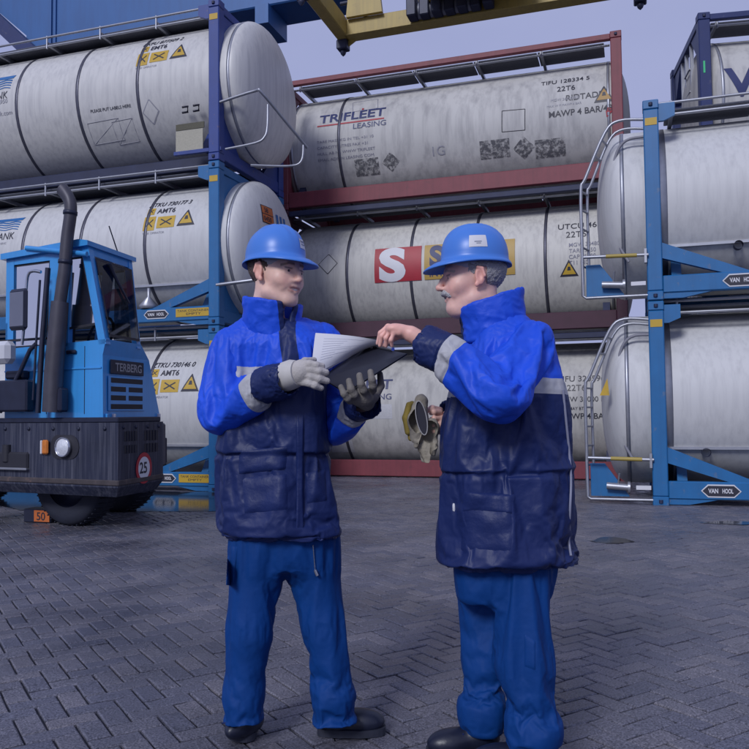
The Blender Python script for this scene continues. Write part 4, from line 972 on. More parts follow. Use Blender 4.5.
# ------------------------------------------------------------------ modelling by distance fields
class Field:
    """a rectilinear grid that solids are blended into, then skinned"""
    def __init__(s, lo, hi, step, fine=()):
        s.ax = []
        for k in range(3):
            n = 400; t = np.linspace(lo[k], hi[k], n); st = np.full(n, float(step))
            for (c, r, fs) in fine:
                d = np.abs(t - c[k]) - r[k]; st = np.minimum(st, np.where(d < 0, fs, fs + np.clip(d, 0, None) * .5))
            cum = np.concatenate([[0], np.cumsum((1 / st[1:] + 1 / st[:-1]) / 2 * np.diff(t))]); m = int(math.ceil(cum[-1])) + 1
            s.ax.append(np.interp(np.linspace(0, cum[-1], m), cum, t).astype(np.float32))
        s.D = np.full([len(a) for a in s.ax], 1.0, np.float32)
    def _box(s, lo, hi, mar):
        sl = []
        for k in range(3):
            i = max(np.searchsorted(s.ax[k], lo[k] - mar) - 1, 0); j = min(np.searchsorted(s.ax[k], hi[k] + mar) + 1, len(s.ax[k]))
            sl.append(slice(i, max(j, i + 1)))
        return tuple(sl)
    def put(s, fn, lo, hi, k=0.02, op='add', mar=None):
        mar = mar if mar is not None else .05 + k
        sl = s._box(lo, hi, mar)
        X, Y, Z = np.meshgrid(s.ax[0][sl[0]], s.ax[1][sl[1]], s.ax[2][sl[2]], indexing='ij', copy=False)
        if X.size == 0: return
        d = fn(X, Y, Z).astype(np.float32); D = s.D[sl]
        if op == 'add':
            h = np.clip(.5 + .5 * (D - d) / k, 0, 1); s.D[sl] = D + (d - D) * h - k * h * (1 - h)
        elif op == 'sub':
            h = np.clip(.5 - .5 * (D + d) / k, 0, 1); s.D[sl] = D + (-d - D) * h + k * h * (1 - h)
        elif op == 'and': s.D[sl] = np.maximum(D, d)
    def cone(s, a, b, ra, rb, k=.02, op='add'):
        a = np.array(a, float); b = np.array(b, float); ab = b - a; L2 = max((ab ** 2).sum(), 1e-9); r = max(ra, rb)
        def fn(X, Y, Z):
            t = np.clip(((X - a[0]) * ab[0] + (Y - a[1]) * ab[1] + (Z - a[2]) * ab[2]) / L2, 0, 1)
            return np.sqrt((X - a[0] - t * ab[0]) ** 2 + (Y - a[1] - t * ab[1]) ** 2 + (Z - a[2] - t * ab[2]) ** 2) - (ra + (rb - ra) * t)
        s.put(fn, np.minimum(a, b) - r, np.maximum(a, b) + r, k, op)
    def chain(s, pts, rs, k=.02):
        for i in range(len(pts) - 1): s.cone(pts[i], pts[i + 1], rs[i], rs[i + 1], k)
    def ell(s, c, r, k=.02, op='add', rot=None):
        c = np.array(c, float); r = np.array(r, float); Rm = np.array(rot) if rot is not None else np.eye(3); m = r.max()
        def fn(X, Y, Z):
            x, y, z = X - c[0], Y - c[1], Z - c[2]
            u = (Rm[0, 0] * x + Rm[1, 0] * y + Rm[2, 0] * z) / r[0]; v = (Rm[0, 1] * x + Rm[1, 1] * y + Rm[2, 1] * z) / r[1]; w = (Rm[0, 2] * x + Rm[1, 2] * y + Rm[2, 2] * z) / r[2]
            q = np.sqrt(u * u + v * v + w * w); q2 = np.sqrt((u / r[0]) ** 2 + (v / r[1]) ** 2 + (w / r[2]) ** 2)
            return q * (q - 1) / np.maximum(q2, 1e-4)
        s.put(fn, c - m, c + m, k, op)
    def loft(s, rows, k=.03, p=2.3, yaw=0.0, shell=0.0, tilt=(0, 0)):
        """rows: (z, cx, cy, rx, ry) from low to high"""
        rows = np.array(rows, float); z0, z1 = rows[0, 0], rows[-1, 0]; ca, sa = math.cos(yaw), math.sin(yaw)
        m = rows[:, 3:].max()
        def fn(X, Y, Z):
            zz = np.clip(Z, z0, z1); g = [np.interp(zz, rows[:, 0], rows[:, i]) for i in range(1, 5)]
            x, y = X - g[0], Y - g[1]; u = (x * ca + y * sa) / g[2]; v = (-x * sa + y * ca) / g[3]
            q = (np.abs(u) ** p + np.abs(v) ** p + 1e-9) ** (1 / p)
            d = (q - 1) * np.minimum(g[2], g[3])
            if shell: d = np.abs(d) - shell
            top = Z - (z1 + tilt[0] * x + tilt[1] * y)
            return np.maximum(np.maximum(d, top), z0 - Z)
        s.put(fn, (rows[:, 1].min() - m, rows[:, 2].min() - m, z0 - .05), (rows[:, 1].max() + m, rows[:, 2].max() + m, z1 + .08), k)
    def skin(s):
        D = s.D; n = D.shape; ins = D < 0
        cnt = np.zeros([q - 1 for q in n], np.int8)
        for i in (0, 1):
            for j in (0, 1):
                for k in (0, 1): cnt += ins[i:n[0] - 1 + i, j:n[1] - 1 + j, k:n[2] - 1 + k]
        act = (cnt > 0) & (cnt < 8); I, J, K = np.nonzero(act); idx = np.full(act.shape, -1, np.int32); idx[I, J, K] = np.arange(len(I))
        acc = np.zeros((len(I), 3)); w = np.zeros(len(I)); ax = s.ax
        cor = [(i, j, k) for i in (0, 1) for j in (0, 1) for k in (0, 1)]
        for c0 in cor:
            for d in range(3):
                if c0[d]: continue
                c1 = list(c0); c1[d] = 1
                d0 = D[I + c0[0], J + c0[1], K + c0[2]]; d1 = D[I + c1[0], J + c1[1], K + c1[2]]
                m = (d0 < 0) != (d1 < 0); t = np.where(m, d0 / np.where(m, d0 - d1, 1), 0)
                p = [ax[0][I + c0[0]].astype(float), ax[1][J + c0[1]].astype(float), ax[2][K + c0[2]].astype(float)]
                q = [ax[0][I + c1[0]], ax[1][J + c1[1]], ax[2][K + c1[2]]]
                p[d] = p[d] + (q[d] - p[d]) * t
                for e in range(3): acc[:, e] += np.where(m, p[e], 0)
                w += m
        V = acc / w[:, None]; F = []
        for d in range(3):
            e = [(1, 2), (2, 0), (0, 1)][d]
            sl0 = [slice(1, n[q] - 1) for q in range(3)]; sl1 = list(sl0); sl0[d] = slice(0, n[d] - 1); sl1[d] = slice(1, n[d])
            a = ins[tuple(sl0)]; b = ins[tuple(sl1)]; ch = np.nonzero(a != b); fl = a[ch]
            g = [ch[q] + (1 if q != d else 0) for q in range(3)]
            def cell(o1, o2):
                gg = [x.copy() for x in g]; gg[e[0]] = gg[e[0]] - o1; gg[e[1]] = gg[e[1]] - o2; return idx[gg[0], gg[1], gg[2]]
            qd = np.stack([cell(1, 1), cell(0, 1), cell(0, 0), cell(1, 0)], 1); qd[~fl] = qd[~fl][:, ::-1]
            F.append(qd)
        return V, np.concatenate(F)

def vnormals(V, F):
    a, b, c, d = (V[F[:, i]] for i in range(4)); fn = np.cross(c - a, d - b); N = np.zeros_like(V)
    for i in range(4): np.add.at(N, F[:, i], fn)
    return N / np.maximum(np.linalg.norm(N, axis=1, keepdims=True), 1e-12)
def relax(V, F, it=1, f=.5):
    for _ in range(it):
        A = np.zeros_like(V); c = np.zeros(len(V))
        for i in range(4):
            for j in (1, 3): np.add.at(A, F[:, i], V[F[:, (i + j) % 4]]); np.add.at(c, F[:, i], 1)
        V = V + (A / c[:, None] - V) * f
    return V
def npmesh(name, V, F, material=None, parent=None, attrs=None, mats=None, off=None):
    me = bpy.data.meshes.new(name); o0 = Vector(off) if off is not None else Vector((0, 0, 0))
    V = V - np.array(o0)
    me.vertices.add(len(V)); me.vertices.foreach_set('co', V.astype(np.float32).ravel()); me.loops.add(F.size); me.loops.foreach_set('vertex_index', F.astype(np.int32).ravel())
    me.polygons.add(len(F)); me.polygons.foreach_set('loop_start', np.arange(0, F.size, 4, dtype=np.int32)); me.polygons.foreach_set('loop_total', np.full(len(F), 4, np.int32))
    me.update(); me.validate(); me.polygons.foreach_set('use_smooth', np.ones(len(me.polygons), bool))
    for k, a in (attrs or {}).items():
        if a.ndim == 1: at = me.attributes.new(k, 'FLOAT', 'POINT'); at.data.foreach_set('value', a.astype(np.float32))
        else:
            at = me.attributes.new(k, 'FLOAT_COLOR', 'POINT'); at.data.foreach_set('color', np.concatenate([a, np.ones((len(a), 1))], 1).astype(np.float32).ravel())
    return link(name, me, material, parent)

_perm = RNG.permutation(256)
def vnoise(p):
    """smooth value noise in [-1,1] for an (n,3) array"""
    i = np.floor(p).astype(int); f = p - i; f = f * f * f * (f * (f * 6 - 15) + 10); out = 0
    def h(a, b, c): return _perm[(_perm[(_perm[a & 255] + b) & 255] + c) & 255] / 127.5 - 1
    for a in (0, 1):
        for b in (0, 1):
            for c in (0, 1):
                w = (f[:, 0] if a else 1 - f[:, 0]) * (f[:, 1] if b else 1 - f[:, 1]) * (f[:, 2] if c else 1 - f[:, 2])
                out = out + w * h(i[:, 0] + a, i[:, 1] + b, i[:, 2] + c)
    return out
def folds(V, sc, seed=0.0, warp=.5):
    q = V * np.array(sc) + seed; q = q + warp * np.stack([vnoise(q * .6 + 9.1), vnoise(q * .6 + 4.7), vnoise(q * .6 + 1.3)], 1)
    return (1 - np.abs(vnoise(q)) * 2.0)
def crease(Q, seed=0.0, warp=.6, w=.17):
    q = Q + seed; q = q + warp * np.stack([vnoise(q * .7 + 9.1), vnoise(q * .7 + 4.7), vnoise(q * .7 + 1.3)], 1)
    return np.exp(-np.abs(vnoise(q)) / w) - .42
def arm_coords(V, pts):
    best = np.full(len(V), 9.0); tt = np.zeros(len(V)); Wd = np.zeros_like(V); acc = 0
    for a, b in zip(pts[:-1], pts[1:]):
        a = np.array(a); b = np.array(b); L = np.linalg.norm(b - a); t = np.clip((V - a) @ (b - a) / L ** 2, -.4, 1.4); tc = np.clip(t, 0, 1)
        w = V - a - tc[:, None] * (b - a); d = np.linalg.norm(w, axis=1); m = d < best; best[m] = d[m]; tt[m] = acc + t[m] * L; Wd[m] = w[m] / np.maximum(d[m], 1e-6)[:, None]; acc += L
    return tt, Wd
def seg_t(V, pts):
    """arc length along a polyline and distance to it"""
    best = np.full(len(V), 9.0); tt = np.zeros(len(V)); acc = 0
    for a, b in zip(pts[:-1], pts[1:]):
        a = np.array(a); b = np.array(b); L = np.linalg.norm(b - a); t = np.clip((V - a) @ (b - a) / L ** 2, 0, 1)
        d = np.linalg.norm(V - a - t[:, None] * (b - a), axis=1); m = d < best; best[m] = d[m]; tt[m] = acc + t[m] * L; acc += L
    return tt, best

# ------------------------------------------------------------------ cloth, skin and leather
def jacket_material():
    m = bpy.data.materials.new('work_jacket'); m.use_nodes = True; t = m.node_tree; N = t.nodes; Lk = t.links; b = N['Principled BSDF']
    at = N.new('ShaderNodeAttribute'); at.attribute_name = 'zone'
    pl = N.new('ShaderNodeAttribute'); pl.attribute_name = 'placket'
    def step(src, edge):
        g = N.new('ShaderNodeMath'); g.operation = 'GREATER_THAN'; g.inputs[1].default_value = edge; Lk.new(src, g.inputs[0]); return g.outputs[0]
    royal, navy, silver = (0.012, 0.080, 0.640, 1), (0.010, 0.021, 0.100, 1), (0.44, 0.44, 0.47, 1)
    m1 = N.new('ShaderNodeMix'); m1.data_type = 'RGBA'; m1.inputs['A'].default_value = navy; m1.inputs['B'].default_value = silver; Lk.new(step(at.outputs['Fac'], -.047), m1.inputs['Factor'])
    m2 = N.new('ShaderNodeMix'); m2.data_type = 'RGBA'; m2.inputs['B'].default_value = royal; Lk.new(m1.outputs['Result'], m2.inputs['A']); Lk.new(step(at.outputs['Fac'], 0), m2.inputs['Factor'])
    m3 = N.new('ShaderNodeMix'); m3.data_type = 'RGBA'; m3.inputs['B'].default_value = navy; Lk.new(m2.outputs['Result'], m3.inputs['A']); Lk.new(step(pl.outputs['Fac'], 0), m3.inputs['Factor'])
    g = N.new('ShaderNodeNewGeometry'); n0 = N.new('ShaderNodeTexNoise'); n0.inputs['Scale'].default_value = 5; Lk.new(g.outputs['Position'], n0.inputs['Vector'])
    rr = N.new('ShaderNodeMapRange'); rr.inputs['To Min'].default_value = .80; rr.inputs['To Max'].default_value = 1.2; Lk.new(n0.outputs['Fac'], rr.inputs['Value'])
    mv = N.new('ShaderNodeMix'); mv.data_type = 'RGBA'; mv.blend_type = 'MULTIPLY'; mv.inputs['Factor'].default_value = 1; Lk.new(m3.outputs['Result'], mv.inputs['A'])
    cb = N.new('ShaderNodeCombineColor'); [Lk.new(rr.outputs[0], cb.inputs[i]) for i in range(3)]; Lk.new(cb.outputs[0], mv.inputs['B'])
    Lk.new(mv.outputs['Result'], b.inputs['Base Color']); mr_ = N.new('ShaderNodeMapRange'); mr_.inputs['To Min'].default_value = .50; mr_.inputs['To Max'].default_value = .54; Lk.new(step(at.outputs['Fac'], 0), mr_.inputs['Value']); Lk.new(mr_.outputs[0], b.inputs['Roughness']); b.inputs['Specular IOR Level'].default_value = .32
    # fine crumple of coated nylon
    n1 = N.new('ShaderNodeTexNoise'); n1.inputs['Scale'].default_value = 15; n1.inputs['Detail'].default_value = 3; n1.inputs['Distortion'].default_value = 1.0; Lk.new(g.outputs['Position'], n1.inputs['Vector'])
    n2 = N.new('ShaderNodeTexWave'); n2.inputs['Scale'].default_value = 300; Lk.new(g.outputs['Position'], n2.inputs['Vector'])
    bp = N.new('ShaderNodeBump'); bp.inputs['Strength'].default_value = .30; bp.inputs['Distance'].default_value = .012; Lk.new(n1.outputs['Fac'], bp.inputs['Height'])
    Lk.new(bp.outputs['Normal'], b.inputs['Normal']); return m
def skin_material():
    m = bpy.data.materials.new('skin'); m.use_nodes = True; t = m.node_tree; N = t.nodes; b = N['Principled BSDF']
    at = N.new('ShaderNodeAttribute'); at.attribute_name = 'tint'
    g = N.new('ShaderNodeNewGeometry'); n = N.new('ShaderNodeTexNoise'); n.inputs['Scale'].default_value = 60; n.inputs['Detail'].default_value = 5; t.links.new(g.outputs['Position'], n.inputs['Vector'])
    mr = N.new('ShaderNodeMapRange'); mr.inputs['To Min'].default_value = .86; mr.inputs['To Max'].default_value = 1.12; t.links.new(n.outputs['Fac'], mr.inputs['Value'])
    cb = N.new('ShaderNodeCombineColor'); [t.links.new(mr.outputs[0], cb.inputs[i]) for i in range(3)]
    mx = N.new('ShaderNodeMix'); mx.data_type = 'RGBA'; mx.blend_type = 'MULTIPLY'; mx.inputs['Factor'].default_value = 1
    t.links.new(at.outputs['Color'], mx.inputs['A']); t.links.new(cb.outputs[0], mx.inputs['B']); t.links.new(mx.outputs['Result'], b.inputs['Base Color'])
    b.inputs['Roughness'].default_value = .48; b.inputs['Subsurface Weight'].default_value = .12; b.inputs['Subsurface Radius'].default_value = (.012, .005, .003); b.inputs['Subsurface Scale'].default_value = .6
    bp = N.new('ShaderNodeBump'); bp.inputs['Strength'].default_value = .15; bp.inputs['Distance'].default_value = .002; t.links.new(n.outputs['Fac'], bp.inputs['Height']); t.links.new(bp.outputs['Normal'], b.inputs['Normal'])
    return m
JK = jacket_material(); SKIN = skin_material()
TROU = mat('work_trousers', (0.001, 0.040, 0.190), .68, spec=.22, var=.2, vscale=9, bump=.12, bscale=60)
SHOE = mat('shoe_leather', (0.010, 0.013, 0.030), .38, var=.3, vscale=20, bump=.1, bscale=60)
SOLE = mat('shoe_sole', (0.018, 0.021, 0.038), .7, var=.3, vscale=30)
HELM = mat('helmet_plastic', (0.060, 0.205, 0.640), .36, var=.04, vscale=8, spec=.5, streak=.08, streak_col=(.09, .2, .5), stretch=(9, 9, 9))
GLV = mat('glove_cotton', (0.46, 0.43, 0.41), .85, var=.28, vscale=22, bump=.3, bscale=160)
GLV2 = mat('glove_palm_leather', (0.17, 0.155, 0.14), .8, var=.3, vscale=25, bump=.3, bscale=120)
GLV3 = mat('glove_hide', (0.30, 0.27, 0.22), .8, var=.35, vscale=20, bump=.35, bscale=90)
HAIRB = mat('hair_brown', (0.105, 0.070, 0.055), .6, var=.4, vscale=90, bump=.8, bscale=200)
HAIRG = mat('hair_grey', (0.36, 0.35, 0.36), .6, var=.35, vscale=110, bump=.8, bscale=220)
NAVYC = mat('navy_cloth', (0.010, 0.021, 0.100), .50, spec=.32, var=.2, vscale=10, bump=.4, bscale=30)
WEB = mat('harness_web', (0.40, 0.41, 0.46), .6)

def head_frame(c, fw, pitch=0.0, roll=0.0):
    f = Vector((fw[0], fw[1], 0)).normalized(); r = Vector((f.y, -f.x, 0)); u = Vector((0, 0, 1))
    f2 = f * math.cos(pitch) + u * math.sin(pitch); u2 = u * math.cos(pitch) - f * math.sin(pitch)
    r2 = r * math.cos(roll) + u2 * math.sin(roll); u3 = u2 * math.cos(roll) - r * math.sin(roll)
    return Vector(c), np.array([r2, f2, u3]).T      # columns: right, forward, up

HS = 1.07
def head_solids(fl, c, Rm, old=False, sm=1.0):
    c = np.array(c); g = lambda p: c + Rm @ np.array(p) * HS
    def el(p, r, k=.02, op='add'): fl.ell(g(p), A3(r) * HS, k, op, Rm)
    def co(a, b, ra, rb, k=.012, op='add'): fl.cone(g(a), g(b), ra * HS, rb * HS, k, op)
    el((0, -.018, .038), (.075, .096, .086)); el((0, .024, -.006), (.062, .070, .080), .03); el((0, .026, -.064), (.048, .054, .042 if not old else .046), .03)
    el((0, .066, -.050), (.030, .027, .030), .025)                     # upper jaw behind the lips
    el((0, .075, -.097), (.019, .015, .015), .022); co((-.044, .005, -.072), (-.018, .062, -.096), .020, .015, .03); co((.044, .005, -.072), (.018, .062, -.096), .020, .015, .03)
    co((-.034, .0785, .027), (.034, .0785, .027), .0095, .0095, .016)
    nl = .121 if old else .115
    co((0, .086, .016), (0, .1005, -.004), .0065, .0075, .012); co((0, .1005, -.004), (0, nl - .008, -.024), .0075, .0088, .010); el((0, nl - .0085, -.0275), (.0098, .0095, .0090), .010)
    for s_ in (-1, 1):
        el((.0115 * s_, nl - .021, -.031), (.0068, .0090, .0066), .008)
        el((.041 * s_, .055, -.026), (.024, .022, .022), .03)
        if sm: el((.035 * s_, .069, -.036), (.015, .011, .014), .018)
        fl.ell(g((.031 * s_, .096, .004)), A3((.0165, .015, .0110)) * HS, .012, 'sub', Rm)
        el((.031 * s_, .0748, .003), (.0135, .0120, .0125), .003)
        co((.046 * s_, .0775, .0085), (.018 * s_, .0845, .0120), .0042, .0042, .004)        # upper lid
        co((.045 * s_, .0765, -.0055), (.019 * s_, .0825, -.0070), .0034, .0034, .005)      # lower lid
        el((.0775 * s_, -.012, -.002), (.0075, .017, .031), .006); co((.082 * s_, -.020, .020), (.084 * s_, -.026, -.004), .0050, .0050, .004); co((.082 * s_, -.004, .026), (.082 * s_, -.020, .022), .0050, .0050, .004)
        el((.078 * s_, .000, -.030), (.006, .008, .009), .006); fl.ell(g((.0855 * s_, -.010, -.002)), A3((.006, .009, .016)) * HS, .005, 'sub', Rm)
    # mouth: an open smile, teeth behind the lips
    w = .032
    fl.ell(g((0, .0950, -.0595)), A3((.028, .013, .0072)) * HS, .003, 'sub', Rm)
    for s_ in (-1, 1):
        for (z0, z1, y0, r0_) in ((-.0505, -.0500, .0930, .0036), (-.0705, -.0530, .0905, .0044)):
            co((0, y0, z0), (.016 * s_, y0 - .0045, z0 + (z1 - z0) * .35), r0_, r0_ * .92, .005); co((.016 * s_, y0 - .0045, z0 + (z1 - z0) * .35), (w * s_, .0785, z1 + .001), r0_ * .92, .0030, .005)
        co((w * s_, .0760, -.0500), ((w + .005) * s_, .072, -.042), .0035, .0035, .008)
        co((.020 * s_, .0880, -.031), (.038 * s_, .068, -.058), .0040 if not old else .0055, .0040, .014)
    el((0, .0772, -.0580), (.027, .0125, .0085), .002)          # teeth
    fl.cone(g((0, -.028, -.06)), g((0, -.045, -.17)), .056, .060, .03)
    if old: el((0, .030, -.112), (.042, .042, .020), .03)

def head_tint(V, c, Rm, base, old=False):
    q = (V - np.array(c)) @ Rm / HS; x, y, z = q.T; ax = np.abs(x); T = np.tile(np.array(base), (len(V), 1))
    def mixc(mask, col):
        mk = np.clip(mask, 0, 1)[:, None]; T[:] = T * (1 - mk) + np.array(col) * mk
    b = np.array(base)
    mixc(.32 * np.exp(-(((ax - .043) / .022) ** 2 + ((z + .034) / .022) ** 2)) * (y > .02), b * (1.05, .66, .66))
    mixc(.4 * np.exp(-((x / .016) ** 2 + ((z + .028) / .014) ** 2)) * (y > .09), b * (1.05, .66, .66))
    mixc(.5 * ((ax > .074) & (z < .04) & (y < .03)), b * (1.0, .62, .62))
    if not old: mixc(.18 * ((z < -.045) & (y > -.01)) * (1 - np.exp(-((z + .06) / .012) ** 2)), b * (.62, .62, .68))
    lip = np.exp(-(((z + .060 - .15 * np.maximum(ax - .014, 0)) / .0105) ** 4)) * np.clip((.030 - ax) / .004, 0, 1) * (y > .074)
    mixc(lip * .8, (.46, .20, .17) if not old else (.48, .23, .20))
    mixc(np.clip(1.8 - np.abs(z + .0585 - ax * .12) / .0048, 0, 1) * np.clip((.028 - ax) / .003, 0, 1) * np.clip((.0908 - ax * .12 - y) / .0012, 0, 1) * (y > .066), (.78, .76, .72))
    zb = .026 - np.maximum(ax - .036, 0) * .5
    mixc(.85 * np.clip(1.5 - np.abs((z - zb) / .0046), 0, 1) * ((ax > .012) & (ax < .052) & (y > .06)), (.20, .125, .095) if not old else (.34, .28, .26))
    mixc(.75 * np.clip(1.5 - np.abs(z - .0100) / .0022, 0, 1) * np.clip((ax - .016) / .004, 0, 1) * np.clip((.049 - ax) / .004, 0, 1) * (y > .072), (.06, .04, .04))
    return T

def eyes(par, c, Rm, off):
    for s_ in (-1, 1):
        p = Vector(np.array(c) + Rm @ np.array((.031 * s_, .0742, .0022)) * HS) - Vector(off); fwv = Vector(Rm @ np.array((-.10 * s_ * 0 + 0.0, 1, -.05))).normalized()
        e = MB().revolve([(-.0137, .001), (-.0096, .0097), (0, .0137), (.0080, .0111), (.0111, .0073)], p, fwv, 20).build('eye', mat('eye_white', (.50, .48, .47), .25, var=.04), par)
        MB().revolve([(.0109, .0077), (.0126, .0051), (.0137, .001)], p, fwv, 18).build('iris', mat('eye_iris', (.05, .045, .055), .15), e)

def helmet(par, c, Rm, off, peak=.075, tilt=0.0, lift=.070):
    """dome with ribs, all round rim and a front peak"""
    c = np.array(c); nT = 64
    ct, st = math.cos(tilt), math.sin(tilt)
    def G(x, y, z):
        y, z = y * ct - z * st, y * st + z * ct
        return Vector(c + Rm @ np.array((x, y - .014, z + lift))) - Vector(off)
    def dome(ph, t, o=0.0):
        e = 2.15
        s_ = max(math.sin(ph), 1e-4) ** (2 / e); cz = max(math.cos(ph), 0) ** (2 / e)
        x, y = math.sin(t), math.cos(t)
        rib = .0062 * (math.exp(-(x * s_ / .10) ** 2) + .8 * math.exp(-((abs(x * s_) - .32) / .07) ** 2)) * (1 - s_ ** 6)
        ax_, ay_ = (.102 + o + rib), (.121 + o + rib)
        return (ax_ * s_ * x, ay_ * s_ * y, (.120 + o + rib) * cz)
    b = MB(); rows = []
    for i in range(19): rows.append([dome(math.pi / 2 * i / 18, 2 * math.pi * k / nT) for k in range(nT)])
    def brim(f, dz, extra=0.0):
        r = []
        for k in range(nT):
            t = 2 * math.pi * k / nT; x, y, z = dome(math.pi / 2, t); fr = max(math.cos(t), 0) ** 1.6
            L = (.011 + peak * fr) * f + extra; n = math.hypot(x / .102 ** 2, y / .121 ** 2); nx, ny = x / .102 ** 2 / n, y / .121 ** 2 / n
            r.append((x + nx * L, y + ny * L, z + dz - (.010 + .016 * fr) * f * f + .006 * (abs(math.sin(t)) - .5) * f))
        return r
    rows += [brim(.08, -.012), brim(.5, -.014), brim(.92, -.014), brim(1.0, -.016), brim(1.0, -.021), brim(.90, -.022), brim(.4, -.020), brim(-.1, -.018)]
    for i in range(15): rows.append([dome(math.pi / 2 * (1 - i / 14.0) , 2 * math.pi * k / nT, -.005) for k in range(nT)])
    vs = [G(*p) for r in rows for p in r]
    b.add(vs, [(i * nT + k, i * nT + (k + 1) % nT, (i + 1) * nT + (k + 1) % nT, (i + 1) * nT + k) for i in range(len(rows) - 1) for k in range(nT)], True)
    h = b.build('helmet', HELM, par)
    hb = MB(); r2 = []
    for z, o in ((-.015, -.016), (-.045, -.020), (-.045, -.024), (-.015, -.020)):
        r2.append([(x, y, z) for x, y, _ in (dome(math.pi / 2, 2 * math.pi * k / nT, o) for k in range(nT))])
    hb.add([G(*p) for r in r2 for p in r], [(i * nT + k, i * nT + (k + 1) % nT, (i + 1) % 4 * nT + (k + 1) % nT, (i + 1) % 4 * nT + k) for i in range(4) for k in range(nT)], True).build('headband', WEB, h)
    return h, G, dome

def helmet_label(h, G, dome, t0, t1, p0, p1, m, lines):
    def grid(a0, a1, b0, b1, o, n=8):
        vs = [G(*dome(math.pi / 2 * (b0 + (b1 - b0) * j / n), a0 + (a1 - a0) * i / n, o)) for i in range(n + 1) for j in range(n + 1)]
        return MB().add(vs, [(i * (n + 1) + j, (i + 1) * (n + 1) + j, (i + 1) * (n + 1) + j + 1, i * (n + 1) + j + 1) for i in range(n) for j in range(n)], True)
    s = grid(t0, t1, p0, p1, .0012).build('sticker', m, h)
    for (u0, u1, v0, v1) in lines: grid(t0 + (t1 - t0) * u0, t0 + (t1 - t0) * u1, p0 + (p1 - p0) * v0, p0 + (p1 - p0) * v1, .002, 3).build('print', mat('print_grey', (.20, .22, .30), .6), s)

def hand_solids(fl, wrist, palm, fingers, thumb, wr=.030, pr=(.040, .015), k=.010):
    """wrist -> palm, then five finger chains of (points, radii)"""
    fl.cone(wrist, palm, wr, wr * .9, .015)
    for pts, rs in fingers + [thumb]: fl.chain(pts, rs, k)

def shoe(par, heel, toe, off, w=.046, ground_z=0.0):
    a = np.array(heel, float); b = np.array(toe, float); d = (b - a); L = np.linalg.norm(d); d /= L; n = np.array((-d[1], d[0], 0)); up = np.array((0, 0, 1.0))
    Rm = np.stack([d, n, up], 1); at = lambda u, v, z: a + d * u + n * v + up * (z + ground_z)
    lo = np.minimum(a, b) - .12; hi = np.maximum(a, b) + .12; lo[2] = ground_z - .01; hi[2] = ground_z + .2
    fl = Field(lo, hi, .004)
    fl.ell(at(.05, 0, .055), (.062, .042, .058), .02, 'add', Rm); fl.ell(at(L * .5, 0, .050), (.10, .041, .041), .03, 'add', Rm); fl.ell(at(L - .075, .002, .042), (.074, w, .035), .03, 'add', Rm)
    fl.cone(at(.055, 0, .07), at(.045, 0, .16), .044, .046, .03)
    fl.put(lambda X, Y, Z: (ground_z + .022) - Z, lo, hi, .01, 'and', .3)
    V, F = fl.skin(); V = relax(V, F, 1)
    o = npmesh('shoe', V, F, SHOE, par, off=off)
    pts = [(.0, .0)]
    ol = []
    for k in range(28):
        t = 2 * math.pi * k / 28; u = L / 2 - .005 + (L / 2 + .008) * math.cos(t); ww = (w + .006) * (1 - .12 * (math.cos(t) < 0)) * abs(math.sin(t)) ** .65 * (1 if math.sin(t) >= 0 else -1)
        ol.append(Vector(at(u, ww, .001)) - Vector(off))
    MB().prism(ol, (0, 0, .026)).build('sole', SOLE, o)
    for u in (.085, .105, .125):
        MB().tube([Vector(at(u, -.034, .078)) - Vector(off), Vector(at(u + .004, 0, .100 - (u - .085) * .35)) - Vector(off), Vector(at(u, .034, .078)) - Vector(off)], .003, 5).build('lace', NAVYC, o)
    return o

def glove_or_hand(name, fl, material, par, off, tint=None):
    V, F = fl.skin(); V = relax(V, F, 1); return npmesh(name, V, F, material, par, attrs={'tint': np.tile(np.array(tint), (len(V), 1))} if tint is not None else None, off=off)

def bend(root, d0, up, lens, curls):
    """finger joint points: start at root along d0, curl towards -up by the given angles"""
    p = [np.array(root, float)]; d = Vector(d0).normalized(); ax = d.cross(Vector(up)).normalized()
    for L, c in zip(lens, curls):
        d = Matrix.Rotation(-c, 3, ax) @ d; p.append(p[-1] + np.array(d) * L)
    return p

DRAPE = []          # garments that are settled as cloth once all are sewn
def drape(frames=25):
    for o, pin, ex, bend_ in DRAPE:
        vg = o.vertex_groups.new(name='pin')
        q = np.round(np.clip(pin, 0, 1), 2)
        for w in np.unique(q): vg.add(np.nonzero(q == w)[0].tolist(), float(w), 'REPLACE')
        m = o.modifiers.new('cloth', 'CLOTH'); c = m.settings
        c.quality = 4; c.mass = .25; c.tension_stiffness = c.compression_stiffness = 25; c.shear_stiffness = 8; c.bending_stiffness = bend_
        c.tension_damping = c.compression_damping = 15; c.shear_damping = 10; c.bending_damping = 2; c.air_damping = 3
        c.vertex_group_mass = 'pin'; c.pin_stiffness = 1.0; c.shrink_min = c.shrink_max = -ex; c.effector_weights.gravity = .2
        m.collision_settings.use_collision = False; m.point_cache.frame_start = 1; m.point_cache.frame_end = frames + 5
    S.frame_start, S.frame_end = 1, frames + 5
    for f in range(1, frames + 1): S.frame_set(f)
    dg = bpy.context.evaluated_depsgraph_get()
    for o, *_ in DRAPE:
        e = o.evaluated_get(dg); me = e.to_mesh(); co = np.empty(len(me.vertices) * 3, np.float32); me.vertices.foreach_get('co', co); e.to_mesh_clear()
        o.modifiers.clear(); o.vertex_groups.clear(); o.data.vertices.foreach_set('co', co); o.data.update()
        sm = o.modifiers.new('smooth', 'SUBSURF'); sm.levels = 0; sm.render_levels = 1
    S.frame_set(1)

